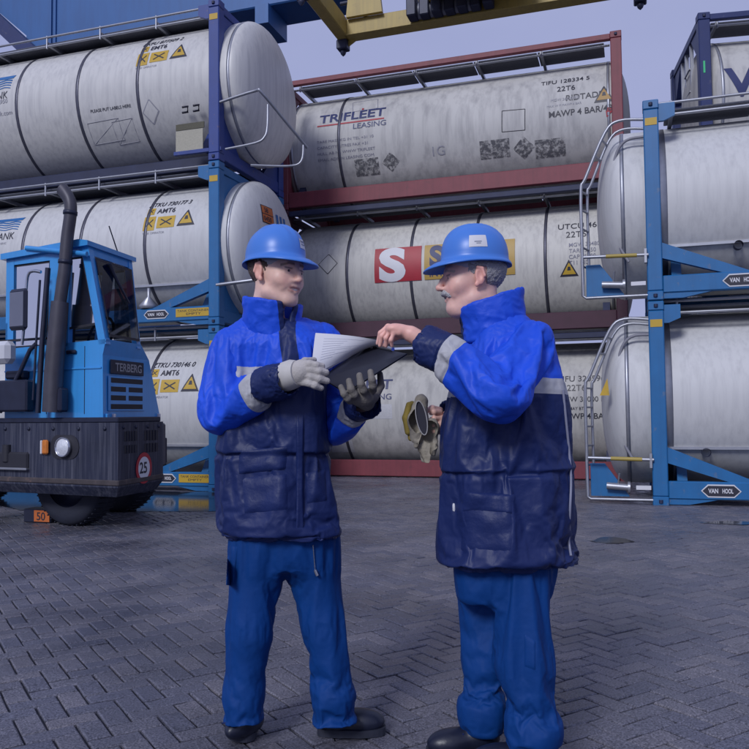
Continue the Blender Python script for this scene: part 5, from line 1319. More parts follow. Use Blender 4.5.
def sleeve(par, off, pts, rad, extra, stripe, cuff_r, seed, amp=1.0, step=.0088, sim=True):
    A = np.array(pts); fl = Field(A.min(0) - .20, A.max(0) + .20, step); fl.chain(pts, rad, .04)
    for e in extra: fl.cone(*e)
    d_ = (A[-1] - A[-2]) / np.linalg.norm(A[-1] - A[-2])
    fl.put(lambda X, Y, Z: (X - A[-1][0]) * d_[0] + (Y - A[-1][1]) * d_[1] + (Z - A[-1][2]) * d_[2] - .028, A[-1] - .15, A[-1] + .15, .01, 'and', .05)
    fl.cone(A[-1] - d_ * .01, A[-1] + d_ * .10, cuff_r, cuff_r + .004, .006, 'sub')
    V, F = fl.skin(); V = relax(V, F, 2); N_ = vnormals(V, F); t, Wd = arm_coords(V, pts)
    Lt = sum(np.linalg.norm(A[i + 1] - A[i]) for i in range(len(A) - 1)); te = np.linalg.norm(A[1] - A[0])
    f = .006 * vnoise(V * 11 + seed) + .004 * vnoise(V * 20 + seed)
    for e in (stripe, stripe - .047): f -= .004 * np.exp(-((t - (Lt - e)) / .006) ** 2)
    V = V + N_ * f[:, None]
    o = npmesh('sleeve', V, F, JK, par, attrs={'zone': (Lt - stripe) - t, 'placket': np.full(len(V), -1.0)}, off=off)
    if sim: DRAPE.append((o, .085 + .9 * np.clip((t - (Lt - stripe * .75)) / .06, 0, 1) + .5 * np.clip((.02 - t) / .06, 0, 1), .14, .40))
    return o
def radial(V, rows):
    r = np.array(rows); cx = np.interp(V[:, 2], r[:, 0], r[:, 1]); cy = np.interp(V[:, 2], r[:, 0], r[:, 2]); w = np.stack([V[:, 0] - cx, V[:, 1] - cy], 1)
    return w / np.maximum(np.linalg.norm(w, axis=1, keepdims=True), 1e-6)
def torso_pin(V, rows, zw):
    return .085 + .9 * np.clip((V[:, 2] - rows[-3][0]) / .05, 0, 1) + .10 * np.exp(-((V[:, 2] - zw) / .012) ** 2) + .15 * np.clip((rows[0][0] + .04 - V[:, 2]) / .02, 0, 1)
def torso_disp(V, rows, zs, zw, seed):
    w = radial(V, rows); low = np.clip((zs - V[:, 2]) / .12, 0, 1)
    f = .006 * vnoise(V * A3((12, 12, 7)) + seed) + .003 * vnoise(V * 20 + seed)
    f -= .010 * np.exp(-((V[:, 2] - zw) / .010) ** 2); f += .004 * np.exp(-((V[:, 2] - zw) / .05) ** 2) * vnoise(np.concatenate([w * 12, (V[:, 2] * 5)[:, None]], 1) + seed)
    f -= .004 * np.exp(-((V[:, 2] - rows[0][0] - .030) / .008) ** 2)
    for e in (0, .047): f -= .004 * np.exp(-((V[:, 2] - zs + e) / .006) ** 2)
    return f

# ------------------------------------------------------------------ the younger man
YB = Pz(285, 720, 0.0); YB.z = 0
man1 = empty('person', (YB.x, YB.y, 0)); OFF1 = man1.location.copy()
tag(man1, 'man in blue helmet and jacket holding a clipboard in white gloves', 'person', 'two men in work clothes')
D1 = 2.99
HC = P(277, 274, 2.95); fr1 = head_frame(HC, (.80, -.60), -.05, .05)
c1, R1 = fr1
q1 = lambda px, py, Y=D1: A3(P(px, py, Y))
neck = q1(277, 318, 3.0)
shR, elR, wrR = q1(229, 348, 2.99), q1(219, 398, 2.93), q1(284, 380, 2.76)
shL, elL, wrL = q1(326, 343, 3.06), q1(334, 412, 3.02), q1(366, 404, 2.82)
hipR, knR, anR = q1(259, 548, 3.0), q1(251, 625, 2.97), q1(245, 704, 2.98)
hipL, knL, anL = q1(312, 548, 3.02), q1(324, 622, 2.99), q1(333, 705, 2.97)
# body: one continuous skin from head to feet, most of it under the clothes
fl = Field((-.72, 2.6, .02), (.15, 3.3, 1.92), .012, [((c1.x, c1.y, c1.z - .01), (.15, .15, .14), .0030)])
head_solids(fl, c1, R1)
fl.chain([A3(c1) + R1 @ A3((0, -.04, -.15)), neck - A3((0, 0, .08))], [.056, .055], .03)
fl.loft([(.80, q1(285, 530)[0], D1, .15, .09), (1.0, q1(283, 480)[0], D1, .14, .09), (1.25, q1(281, 410)[0], D1, .15, .10), (1.42, q1(278, 360)[0], D1, .16, .09)], .04)
fl.chain([shR, elR + A3((0, .01, -.02)), wrR], [.036, .024, .026], .03); fl.chain([shL, elL, wrL], [.042, .030, .026], .03)
fl.chain([hipR, knR, anR], [.070, .046, .036], .03); fl.chain([hipL, knL, anL], [.070, .046, .036], .03)
fl.cone(anR, anR + A3((0, -.03, -.03)), .032, .028, .02); fl.cone(anL, anL + A3((.03, -.01, -.03)), .032, .028, .02)
V, F = fl.skin(); V = relax(V, F, 1, .35)
SK1 = (.80, .52, .42)
body1 = npmesh('body', V, F, SKIN, man1, attrs={'tint': head_tint(V, c1, R1, SK1)}, off=OFF1)
eyes(man1, c1, R1, OFF1)
# hair under the rim
def hair_cap(par, c, Rm, off, m, low=-.02, front=.055, old=False):
    c_ = A3(c); fl = Field(c_ - .14, c_ + .14, .0035); fl.ell(c_ + Rm @ (A3((0, -.020, .036)) * HS), A3((.0805, .0995, .089)) * HS, .01, 'add', Rm)
    def cut(X, Y, Z):
        q = [sum(Rm[i, j] * ([X, Y, Z][i] - c_[i]) for i in range(3)) for j in range(3)]
        x, y, z = [v_ / HS for v_ in q]; ax = np.abs(x)
        lim = np.where(y > .0, .055 + .0 * y, np.where(y > -.035, np.where(y > -.002, -.012 if not old else .01, .028), low - .030))
        lim = np.where((y > -.002) & (y < .026) & (ax > .05), -.018 if not old else .005, lim)
        return np.maximum(lim - z, y - front)
    fl.put(cut, c_ - .14, c_ + .14, .01, 'and', .2)
    V, F = fl.skin(); V = relax(V, F, 2); V = V + vnormals(V, F) * (vnoise(V * 140) * .0022)[:, None]
    return npmesh('hair', V, F, m, par, off=off)
hair_cap(man1, c1, R1, OFF1, HAIRB)
h, G, dm_ = helmet(man1, c1, R1, OFF1, .048, .06, .062)
helmet_label(h, G, dm_, R(-26), R(-2), .70, .90, WPR, [(.15, .85, .15, .4), (.2, .8, .55, .66)])

def cloth_mesh(name, fl, mat_, par, off, disp, attrs_fn=None, it=2, pin=None, ex=.12, bend_=.35):
    V, F = fl.skin(); V = relax(V, F, it); N_ = vnormals(V, F); a = attrs_fn(V) if attrs_fn else None
    V = V + N_ * disp(V)[:, None]
    o = npmesh(name, V, F, mat_, par, attrs=a, off=off)
    if pin is not None: DRAPE.append((o, pin(V), ex, bend_))
    return o

# jacket
def row(pl, pr, py, Yc, ry): 
    a, b = P(pl, py, Yc), P(pr, py, Yc); return (a.z, (a.x + b.x) / 2, Yc, (b.x - a.x) / 2, ry)
rows = [row(226, 341, 536, 3.0, .145), row(223, 337, 505, 3.0, .148), row(219, 331, 465, 3.0, .144), row(219, 329, 440, 3.0, .140), row(220, 330, 405, 3.0, .145), row(220, 332, 370, 3.0, .148), row(222, 333, 349, 3.01, .140), row(236, 314, 330, 3.01, .105), row(247, 300, 322, 3.0, .080)]
fl = Field((-.75, 2.55, rows[0][0] - .06), (.16, 3.3, 1.62), .0088)
fl.loft(rows, .02, 2.5, R(-10))
fl.cone(q1(250, 334, 3.0), shR + A3((.03, 0, .01)), .055, .070, .04); fl.cone(q1(304, 332, 3.02), shL + A3((-.03, 0, .01)), .055, .070, .04)
zs1 = P(262, 362, 2.86).z
def zones1(V):
    xp = np.interp(V[:, 2], [P(300, 520, 2.86).z, P(296, 400, 2.86).z, P(287, 330, 2.9).z], [P(300, 520, 2.86).x, P(297, 400, 2.86).x, P(287, 330, 2.9).x])
    return {'zone': V[:, 2] - zs1, 'placket': np.where(V[:, 1] < 2.98, .030 - np.abs(V[:, 0] - xp), -.1)}
disp1 = lambda V: torso_disp(V, rows, zs1, P(280, 445, 2.86).z, 3.1)
jk1 = cloth_mesh('jacket', fl, JK, man1, OFF1, disp1, zones1, pin=lambda V: torso_pin(V, rows, P(280, 445, 2.86).z))
sleeve(jk1, OFF1, [shR + A3((.012, 0, .0)), elR, wrR], [.082, .075, .062], [(elR, elR + A3((.005, 0, -.02)), .064, .058, .03)], .150, .050, 2.3)
sleeve(jk1, OFF1, [shL + A3((-.012, 0, 0)), elL, wrL], [.076, .070, .060], [], .115, .050, 6.3)
def collar(par, rows, yaw, tilt, gap_dir, off, col_zone=1.0, gapw=.035, lean=0):
    r_ = np.array(rows); fl = Field((r_[:, 1].min() - .16, r_[:, 2].min() - .16, r_[0, 0] - .03), (r_[:, 1].max() + .16, r_[:, 2].max() + .16, r_[-1, 0] + .09), .005)
    fl.loft(rows, .01, 2.2, yaw, .007, tilt)
    c0 = A3((r_[:, 1].mean(), r_[:, 2].mean(), 0)); g_ = A3((gap_dir[0], gap_dir[1], 0)); g_ /= np.linalg.norm(g_); s_ = A3((-g_[1], g_[0], 0))
    zt = r_[-1, 0]; zb = r_[0, 0]
    def wedge(X, Y, Z):
        u = (X - c0[0]) * g_[0] + (Y - c0[1]) * g_[1]; v = (X - c0[0]) * s_[0] + (Y - c0[1]) * s_[1]
        return np.maximum(np.abs(v) - gapw * np.clip((Z - zb) / (zt - zb), 0, 1.5), -u)
    fl.put(wedge, (c0[0] - .16, c0[1] - .16, zb), (c0[0] + .16, c0[1] + .16, zt + .09), .006, 'sub')
    V, F = fl.skin(); V = relax(V, F, 2); N_ = vnormals(V, F); V = V + N_ * (.0035 * folds(V, (16, 16, 22), 4.2) + .0018 * folds(V, (34, 34, 40), 2.2))[:, None]
    u = (V - c0) @ g_; v = (V - c0) @ s_
    o = npmesh('collar', V, F, JK, par, attrs={'zone': np.full(len(V), col_zone), 'placket': np.where((u > 0), .034 - np.abs(np.abs(v) - gapw * np.clip((V[:, 2] - zb) / (zt - zb), 0, 1.5)) - .012, -.1)}, off=off)
    return o
zc0, zc1 = P(278, 333, 2.95).z, P(278, 300, 2.95).z
col1 = collar(jk1, [(zc0 - .02, q1(273, 330)[0], 2.995, .105, .092), (zc0 + .05, q1(272, 330)[0], 2.985, .098, .094), (zc1, q1(274, 300)[0], 2.972, .103, .100)], R(-20), (-.16, .10), (.62, -.78), OFF1, gapw=.030)
def flap(par, corners, off, m, th=.010, name='pocket_flap', sag=.0):
    """small quilted panel from four points (bottom-left, bottom-right, top-right, top-left)"""
    c = [A3(p) for p in corners]; n = 10; nrm = np.cross(c[1] - c[0], c[3] - c[0]); nrm /= np.linalg.norm(nrm)
    vs = []
    for i in range(n + 1):
        for j in range(n + 1):
            u, v = i / n, j / n; p = c[0] * (1 - u) * (1 - v) + c[1] * u * (1 - v) + c[2] * u * v + c[3] * (1 - u) * v
            e = min(u, 1 - u, v, 1 - v) * n; p = p + nrm * (th * min(e, 1.0) + .004 * math.sin(u * 9 + v * 3) * min(e, 1) - .02 * (1 - min(e, 1)) * .6)
            vs.append(tuple(p - A3(off)))
    return MB().add(vs, [(i * (n + 1) + j, (i + 1) * (n + 1) + j, (i + 1) * (n + 1) + j + 1, i * (n + 1) + j + 1) for i in range(n) for j in range(n)], True).build(name, m, par)
def snap(o, pts, off, push=.004):
    """move points onto the surface of a built mesh, seen from the camera"""
    out = []
    me = o.data; from mathutils.bvhtree import BVHTree
    key = o.name
    if key not in BVHS: BVHS[key] = BVHTree.FromPolygons([v.co.copy() for v in me.vertices], [tuple(p.vertices) for p in me.polygons])
    for (px, py) in pts:
        d = ray(px, py); h = BVHS[key].ray_cast(CAMP - Vector(off), d)
        out.append(A3(h[0] - d * push + Vector(off)) if h[0] is not None else A3(P(px, py, 2.85)))
    return out
BVHS = {}
def surf_panel(o, off, quad, m, name, push=.006, n=12, bulge=.006, attrs=None):
    """a patch of cloth lying on a garment, given by four picture points bl, br, tr, tl"""
    pts = []
    for i in range(n + 1):
        for j in range(n + 1):
            u, v = i / n, j / n; pts.append([quad[0][k] * (1 - u) * (1 - v) + quad[1][k] * u * (1 - v) + quad[2][k] * u * v + quad[3][k] * (1 - u) * v for k in (0, 1)])
    S3 = snap(o, pts, off, 0); vs = []
    A = np.array(S3).reshape(n + 1, n + 1, 3)
    for _ in range(2): A[1:-1, 1:-1] = (A[1:-1, 1:-1] * 2 + A[:-2, 1:-1] + A[2:, 1:-1] + A[1:-1, :-2] + A[1:-1, 2:]) / 6
    vd = A.reshape(-1, 3) - A3(CAMP); vd /= np.linalg.norm(vd, axis=1, keepdims=True)
    e = np.array([min(i, n - i, j, n - j) for i in range(n + 1) for j in range(n + 1)]); p = A.reshape(-1, 3) - vd * (np.where(e > 0, push + bulge * np.clip(e / 3, 0, 1), -.004))[:, None]
    return MB().add([tuple(q - A3(off)) for q in p], [(i * (n + 1) + j, (i + 1) * (n + 1) + j, (i + 1) * (n + 1) + j + 1, i * (n + 1) + j + 1) for i in range(n) for j in range(n)], True).build(name, m, o)

# trousers
fl = Field((-.62, 2.75, .02), (.02, 3.3, .95), .0092)
fl.loft([(q1(285, 566)[2], q1(285, 560)[0], 3.0, .19, .12), (q1(285, 530)[2], q1(285, 530)[0], 3.0, .20, .13)], .05)
fl.chain([hipR, knR, anR + A3((0, 0, .06)), anR + A3((0, -.005, -.035))], [.100, .076, .072, .080], .045)
fl.chain([hipL, knL, anL + A3((0, 0, .06)), anL + A3((.005, -.005, -.045))], [.100, .078, .073, .084], .045)
def trouser_pin(V): return .10 + .9 * np.clip((V[:, 2] - .74) / .05, 0, 1) + .10 * np.clip((.115 - V[:, 2]) / .02, 0, 1)
def disp_t(seed, legA, legB):
    def fn(V):
        tA, dA = seg_t(V, legA); tB, dB = seg_t(V, legB); _t, wA = arm_coords(V, legA); _t, wB = arm_coords(V, legB); w = np.where((dA < dB)[:, None], wA, wB); side = np.where(dA < dB, 0, 3.3)
        return .008 * vnoise(V * A3((13, 13, 3)) + seed) + .004 * vnoise(V * A3((7, 7, 12)) + seed)
    return fn
fl.put(lambda X, Y, Z: np.where(X < (anR[0] + anL[0]) / 2, .100, .085 + .10 * (Y - anL[1])) - Z, (-.7, 2.6, 0), (.1, 3.4, 1), .01, 'and', .2)
tr1 = cloth_mesh('trousers', fl, TROU, man1, OFF1, disp_t(2.0, [hipR, knR, anR], [hipL, knL, anL]), pin=trouser_pin, ex=.040, bend_=.8)
gz = .002
t0 = Pz(237, 742, gz); shoe(man1, (anR[0] + .005, anR[1] + .06, 0), (t0.x, t0.y, 0), OFF1, ground_z=gz)
t0 = Pz(385, 733, gz); shoe(man1, (anL[0] - .05, anL[1] + .06, 0), (t0.x, t0.y, 0), OFF1, ground_z=gz)

# gloved hands
def local_field(pts, m=.06, step=.003):
    p = np.array(pts); return Field(p.min(0) - m, p.max(0) + m, step)
YH = 2.70
W_ = q1(289, 375, 2.745); Pm = q1(302, 372, YH + .02)
fing = []
for (px, py, ex, ey, r) in ((304, 363.5, 322, 366, .0125), (305, 369, 326, 372.5, .0130), (305, 375.5, 327, 381, .0128), (303, 382, 321, 388, .0118)):
    a = q1(px - 3, py, YH + .022); b = q1(px + 6, py + .2 * (ey - py), YH - .004); m_ = q1((px + ex) / 2 + 3, (py + ey) / 2 + .5, YH - .006); e = q1(ex, ey, YH + .008)
    fing.append(([a, b, m_, e], [r * 1.1, r * 1.02, r * .98, r * .90]))
thb = ([q1(298, 366, YH + .05), q1(305, 361, YH + .085), q1(314, 360, YH + .115)], [.015, .0125, .0105])
fl = local_field([W_, Pm] + [p for f_ in fing for p in f_[0]] + thb[0])
fl.cone(W_, Pm, .033, .036, .015); fl.ell(q1(299, 373, YH + .025), (.035, .028, .042), .015); hand_solids(fl, W_, Pm, fing, thb, .030, k=.006)
gA = glove_or_hand('glove', fl, GLV, man1, OFF1)
# ribbed cuff
MB().tube([Vector(q1(285, 377, 2.765)) - OFF1, Vector(q1(293, 374, 2.735)) - OFF1, Vector(q1(298, 373, 2.725)) - OFF1], [.052, .051, .044], 18).build('cuff', mat('glove_cuff', (.52, .50, .48), .85, var=.15, vscale=30), gA)
W2 = q1(366, 402, 2.80); P2 = q1(362, 395, 2.765)
fing = []
for (kx, ky, mx, my, ex, ey, r) in ((350, 401, 344, 394, 341, 387, .0118), (357, 398, 351, 389, 349, 381, .0130), (365, 394, 361, 384, 359.5, 375.5, .0134), (373, 390, 372, 380, 370.5, 372, .0128)):
    fing.append(([q1(kx, ky, 2.76), q1((kx + mx) / 2 + .5, (ky + my) / 2 + 1, 2.722), q1(mx, my, 2.712), q1(ex, ey, 2.722)], [r * 1.1, r, r * .95, r * .85]))
thb = ([q1(374, 398, 2.80), q1(381, 386, 2.85), q1(380, 374, 2.88)], [.016, .013, .011])
fl = local_field([W2, P2] + [p for f_ in fing for p in f_[0]] + thb[0])
fl.ell(q1(362, 398, 2.775), (.046, .032, .030), .015); hand_solids(fl, W2, P2, fing, thb, .032, k=.006)
glove_or_hand('glove', fl, GLV2, man1, OFF1)

# clipboard and papers in the two men's hands
K1, K2, K3, K4 = q1(322, 379, 2.86), q1(364, 346.5, 3.04), q1(407, 355, 2.84), q1(346, 394, 2.735)
cbd = empty('clipboard', tuple((K1 + K3) / 2)); tag(cbd, 'black clipboard held between the two men', 'clipboard')
OC_ = A3(cbd.location)
nrm = np.cross(K2 - K1, K4 - K1); nrm /= np.linalg.norm(nrm); nrm = nrm if nrm[2] > 0 else -nrm
MB().prism([tuple(p - OC_) for p in (K1, K2, K3, K4)], tuple(nrm * .006)).build('board', mat('board_black', (.014, .015, .026), .45, var=.2, vscale=15), cbd)
MB().tube([tuple(K2 * .75 + K3 * .25 - OC_ + nrm * .012), tuple(K2 * .3 + K3 * .7 - OC_ + nrm * .012)], .008, 8).build('clip', CHR, cbd)
PAP = mat('paper_white', (.66, .66, .70), .7, var=.04, vscale=20)
def sheet(label, c, bow, lines, seed):
    """c: four corners bl, br, tr, tl; a gently bowed sheet"""
    n = 14; o0 = (c[0] + c[2]) / 2; nn = np.cross(c[1] - c[0], c[3] - c[0]); nn /= np.linalg.norm(nn); vs = []
    for i in range(n + 1):
        for j in range(n + 1):
            u, v = i / n, j / n; p = c[0] * (1 - u) * (1 - v) + c[1] * u * (1 - v) + c[2] * u * v + c[3] * (1 - u) * v
            vs.append(p + nn * (bow * math.sin(math.pi * u) * (.4 + .6 * v) + .004 * math.sin(5 * v + seed)) - o0)
    e = empty('paper_sheet', tuple(o0)); tag(e, label, 'paper', 'papers on the clipboard')
    q = [(i * (n + 1) + j, (i + 1) * (n + 1) + j, (i + 1) * (n + 1) + j + 1, i * (n + 1) + j + 1) for i in range(n) for j in range(n)]
    back = [tuple(np.array(v) + nn * .0006) for v in vs]; m_ = MB(); m_.add(vs, q, True); m_.add(back, [f[::-1] for f in q], True); m_.build('sheet', PAP, e)
    g = np.array(vs).reshape(n + 1, n + 1, 3); sgn = -1 if nn[1] > 0 else 1
    for (u0, u1, v) in lines:
        def at(u, v):
            i = min(u * n, n - 1e-6); j = min(v * n, n - 1e-6); a, b_ = int(i), int(j); fu, fv = i - a, j - b_
            return g[a, b_] * (1 - fu) * (1 - fv) + g[a + 1, b_] * fu * (1 - fv) + g[a + 1, b_ + 1] * fu * fv + g[a, b_ + 1] * (1 - fu) * fv + nn * .0014 * sgn
        st_ = [(at(u0 + (u1 - u0) * k / 6, v), at(u0 + (u1 - u0) * k / 6, v + .012)) for k in range(7)]
        MB().add([p for pr in st_ for p in pr], [(2 * k, 2 * k + 2, 2 * k + 3, 2 * k + 1) for k in range(6)]).build('printed_line', mat('print_pale', (.52, .53, .60), .7), e)
LN = [(.12, .12 + .5 * random.random() + .15, .30 + .07 * k) for k in range(9)]
sheet('white printed sheet lifted up from the clipboard', [q1(309, 377, 2.80), q1(367, 348.5, 3.00), q1(389, 342, 2.93), q1(316, 332.5, 2.90)], .012, LN, 0)
sheet('white sheet lying under the lifted one on the clipboard', [q1(312, 379, 2.84), q1(366, 349, 3.03), q1(384, 345, 2.99), q1(323, 338, 2.97)], .010, [], 1)

# ------------------------------------------------------------------ the older man
OB_ = Pz(505, 752, 0.0); man2 = empty('person', (OB_.x, OB_.y, 0)); OFF2 = man2.location.copy()
tag(man2, 'man with grey moustache in blue helmet reaching for the papers', 'person', 'two men in work clothes')
D2 = 2.84
q2 = lambda px, py, Y=D2: A3(P(px, py, Y))
HC2 = P(472, 279, 2.84); c2, R2 = head_frame(HC2, (-1.0, -.06), -.04, .0)
shL2, elL2, wrL2 = q2(533, 348, 2.71), q2(497, 374, 2.54), q2(428, 347, 2.66)
shR2, elR2, wrR2 = q2(505, 350, 3.00), q2(482, 430, 3.06), q2(447, 418, 3.00)
hipL2, knL2, anL2 = q2(518, 560, 2.77), q2(525, 650, 2.74), q2(533, 738, 2.72)
hipR2, knR2, anR2 = q2(484, 560, 2.94), q2(487, 645, 2.90), q2(482, 728, 2.86)
anL2[2] = anR2[2] = .108
hand_c = q2(395, 333, 2.70)
fl = Field((-.08, 2.35, .02), (.80, 3.2, 1.92), .012, [((c2.x, c2.y, c2.z - .01), (.15, .13, .14), .0030), (tuple(hand_c), (.06, .06, .05), .0030)])
head_solids(fl, c2, R2, True)
fl.chain([A3(c2) + R2 @ A3((0, -.04, -.14)), q2(500, 338)], [.060, .062], .03)
fl.loft([(.80, q2(508, 530)[0], D2, .14, .11), (1.1, q2(505, 460)[0], D2, .15, .12), (1.42, q2(510, 350)[0], D2, .13, .14)], .04)
fl.chain([shL2 + A3((0, .06, -.02)), elL2 + A3((.0, .075, -.012)), wrL2 + A3((.03, .02, -.005)), q2(411, 334, 2.69)], [.036, .024, .028, .028], .03); fl.chain([shR2, elR2, wrR2], [.042, .032, .028], .03)
fl.chain([hipL2, knL2, anL2], [.075, .050, .038], .03); fl.chain([hipR2, knR2, anR2], [.075, .050, .038], .03)
fl.cone(anL2, anL2 + A3((-.03, 0, -.03)), .032, .028, .02); fl.cone(anR2, anR2 + A3((-.03, 0, -.03)), .032, .028, .02)
# bare left hand pinching the sheet: back of hand up, fingers pointing down to the paper
fl.ell(q2(400, 331, 2.695), (.036, .030, .024), .012); fl.ell(q2(393, 329, 2.70), (.026, .036, .018), .012)
hf = []
for (kx, ky, mx, my, ex, ey, Y, r) in ((389, 326, 380.5, 333, 377.5, 343.5, 2.735, .0090), (390, 327.5, 382, 336, 380, 345.5, 2.712, .0092), (392, 329.5, 386, 338, 386, 346, 2.692, .0088), (395, 332, 391, 340, 392, 346, 2.676, .0078)):
    hf.append(([q2(kx + 4, ky + 1, Y), q2(kx - 1, ky + .5, Y), q2(mx, my, Y), q2(ex, ey, Y + .012)], [r * 1.15, r * 1.05, r * .95, r * .75]))
for pts, rs in hf: fl.chain(pts, rs, .005)
fl.chain([q2(401, 335, 2.76), q2(392, 339, 2.775), q2(384, 345, 2.765)], [.013, .011, .009], .006)
V, F = fl.skin(); V = relax(V, F, 1, .35)
SK2 = (.80, .49, .41)
tint = head_tint(V, c2, R2, SK2, True)
hm = np.exp(-(np.linalg.norm(V - hand_c, axis=1) / .09) ** 4)[:, None]; tint = tint * (1 - hm) + np.array(SK2) * (1.05, .92, .92) * hm
body2 = npmesh('body', V, F, SKIN, man2, attrs={'tint': tint}, off=OFF2)
eyes(man2, c2, R2, OFF2)
hair_cap(man2, c2, R2, OFF2, HAIRG, old=True)
# moustache
fl = Field(A3(c2) + R2 @ A3((0, .1, -.045)) - .05, A3(c2) + R2 @ A3((0, .1, -.045)) + .05, .0022)
g_ = lambda p: A3(c2) + R2 @ A3(p) * HS
for s_ in (-1, 1):
    fl.chain([g_((0, .0975, -.0435)), g_((.014 * s_, .0935, -.0455)), g_((.028 * s_, .081, -.0535)), g_((.033 * s_, .073, -.062))], [.0085, .0105, .0095, .0050], .006)
V, F = fl.skin(); V = V + vnormals(V, F) * (vnoise(V * 260) * .0018)[:, None]; npmesh('moustache', V, F, mat('moustache_grey', (.50, .49, .50), .65, var=.3, vscale=160, bump=.8, bscale=250), man2, off=OFF2)
h, G, dm_ = helmet(man2, c2, R2, OFF2, .055, .02, .074)
helmet_label(h, G, dm_, R(-103), R(-72), .66, .90, WPR, [(.3, .7, .55, .62), (.35, .6, .7, .75)])

rows2 = [row(445, 575, 562, D2, .182), row(443, 574, 540, D2, .186), row(442, 573, 500, D2, .186), row(442, 570, 450, D2, .182), row(445, 566, 405, D2, .180), row(451, 560, 370, D2, .176), row(462, 553, 348, D2, .160), row(474, 536, 330, D2, .115), row(482, 524, 318, D2, .090)]
fl = Field((.02, 2.28, rows2[0][0] - .06), (.86, 3.25, 1.62), .0088)
fl.loft(rows2, .02, 2.5, R(4))
fl.cone(q2(506, 336, 2.83), shL2 + A3((-.01, .05, .0)), .060, .070, .05); fl.cone(q2(508, 336, 2.86), shR2, .06, .07, .05)
zs2 = P(556, 374, 2.75).z
def zones2(V): return {'zone': V[:, 2] - zs2, 'placket': np.where((V[:, 0] < rows2[2][1] - .16) & (V[:, 1] > 2.75), .03 - np.abs(V[:, 1] - 2.90), -.1)}
disp2 = lambda V: torso_disp(V, rows2, zs2, P(505, 462, 2.65).z, 13.1)
jk2 = cloth_mesh('jacket', fl, JK, man2, OFF2, disp2, zones2, pin=lambda V: torso_pin(V, rows2, P(505, 462, 2.65).z))
sleeve(jk2, OFF2, [shL2 + A3((-.005, .02, .01)), elL2, wrL2], [.088, .082, .070], [(elL2, elL2 + A3((.03, .01, -.015)), .076, .066, .05)], .120, .056, 15.5, 1.35)
sleeve(jk2, OFF2, [shR2, elR2, wrR2], [.082, .080, .064], [], .12, .050, 18.1, sim=False)
zc0, zc1 = P(495, 335, D2).z, P(490, 300, D2).z
collar(jk2, [(zc0 - .03, q2(499, 330)[0], D2, .118, .105), (zc0 + .04, q2(494, 330)[0], D2, .108, .100), (zc1, q2(488, 300)[0], D2, .116, .102)], 0, (.32, .0), (-1, .05), OFF2, gapw=.03)
fl = Field((.10, 2.5, .02), (.80, 3.2, .98), .0092)
fl.loft([(q2(505, 590)[2], q2(503, 590)[0], D2, .17, .14), (q2(505, 540)[2], q2(505, 540)[0], D2, .19, .15)], .05)
fl.chain([hipL2, knL2, anL2 + A3((0, 0, .06)), anL2 + A3((0, 0, -.04))], [.108, .090, .082, .084], .05)
fl.chain([hipR2, knR2, anR2 + A3((0, 0, .06)), anR2 + A3((0, 0, -.04))], [.104, .080, .073, .076], .05)
fl.put(lambda X, Y, Z: .085 - Z, (0, 2.4, 0), (.9, 3.3, 1), .01, 'and', .2)
tr2 = cloth_mesh('trousers', fl, TROU, man2, OFF2, disp_t(22.0, [hipR2, knR2, anR2], [hipL2, knL2, anL2]), pin=trouser_pin, ex=.040, bend_=.8)
t0 = Pz(426, 750, gz); shoe(man2, (anR2[0] + .05, anR2[1], 0), (t0.x, anR2[1] - .03, 0), OFF2, ground_z=gz)
shoe(man2, (anL2[0] + .05, anL2[1], 0), (anL2[0] - .22, anL2[1] - .02, 0), OFF2, ground_z=gz)

# the older man's right fist round the gloves, and the gloves
YG = 2.96
fl = Field((q2(400, 400, YG)[0] - .05, 2.80, q2(400, 470, YG)[2] - .05), (q2(450, 400, YG)[0] + .05, 3.15, q2(400, 390, YG)[2] + .05), .003)
fl.ell(q2(440, 424, 3.00), (.036, .030, .040), .01)
for k in range(4): fl.chain([q2(440, 412 + 6.5 * k, 2.985), q2(434, 412 + 6.5 * k, 2.965), q2(431, 413 + 6.5 * k, 2.99)], [.011, .0105, .009], .004)
fl.chain([q2(440, 410, 3.0), q2(432, 408, 2.97), q2(427, 411, 2.965)], [.012, .011, .009], .005)
fist = glove_or_hand('hand', fl, SKIN, man2, OFF2, np.array(SK2))
gp = empty('work_glove', tuple(q2(421, 425, YG))); tag(gp, 'grey and yellow hide work glove with dark open cuff hanging in a fist', 'glove', 'work gloves held in the fist'); OG = A3(gp.location)
def cuff_tube(pts, rx, m, name, par, Y=YG, fla=.5):
    b = MB(); n = 20; rings = []
    for (px, py, r) in pts:
        c = q2(px, py, Y); rings.append([tuple(c + A3((math.cos(2 * math.pi * k / n) * r * fla, math.sin(2 * math.pi * k / n) * r * .8, 0)) + A3((0, 0, math.cos(2 * math.pi * k / n) * r * .12)) - OG) for k in range(n)])
    b.add([v for r in rings for v in r], [(i * n + k, i * n + (k + 1) % n, (i + 1) * n + (k + 1) % n, (i + 1) * n + k) for i in range(len(rings) - 1) for k in range(n)], True)
    return b.build(name, m, par)
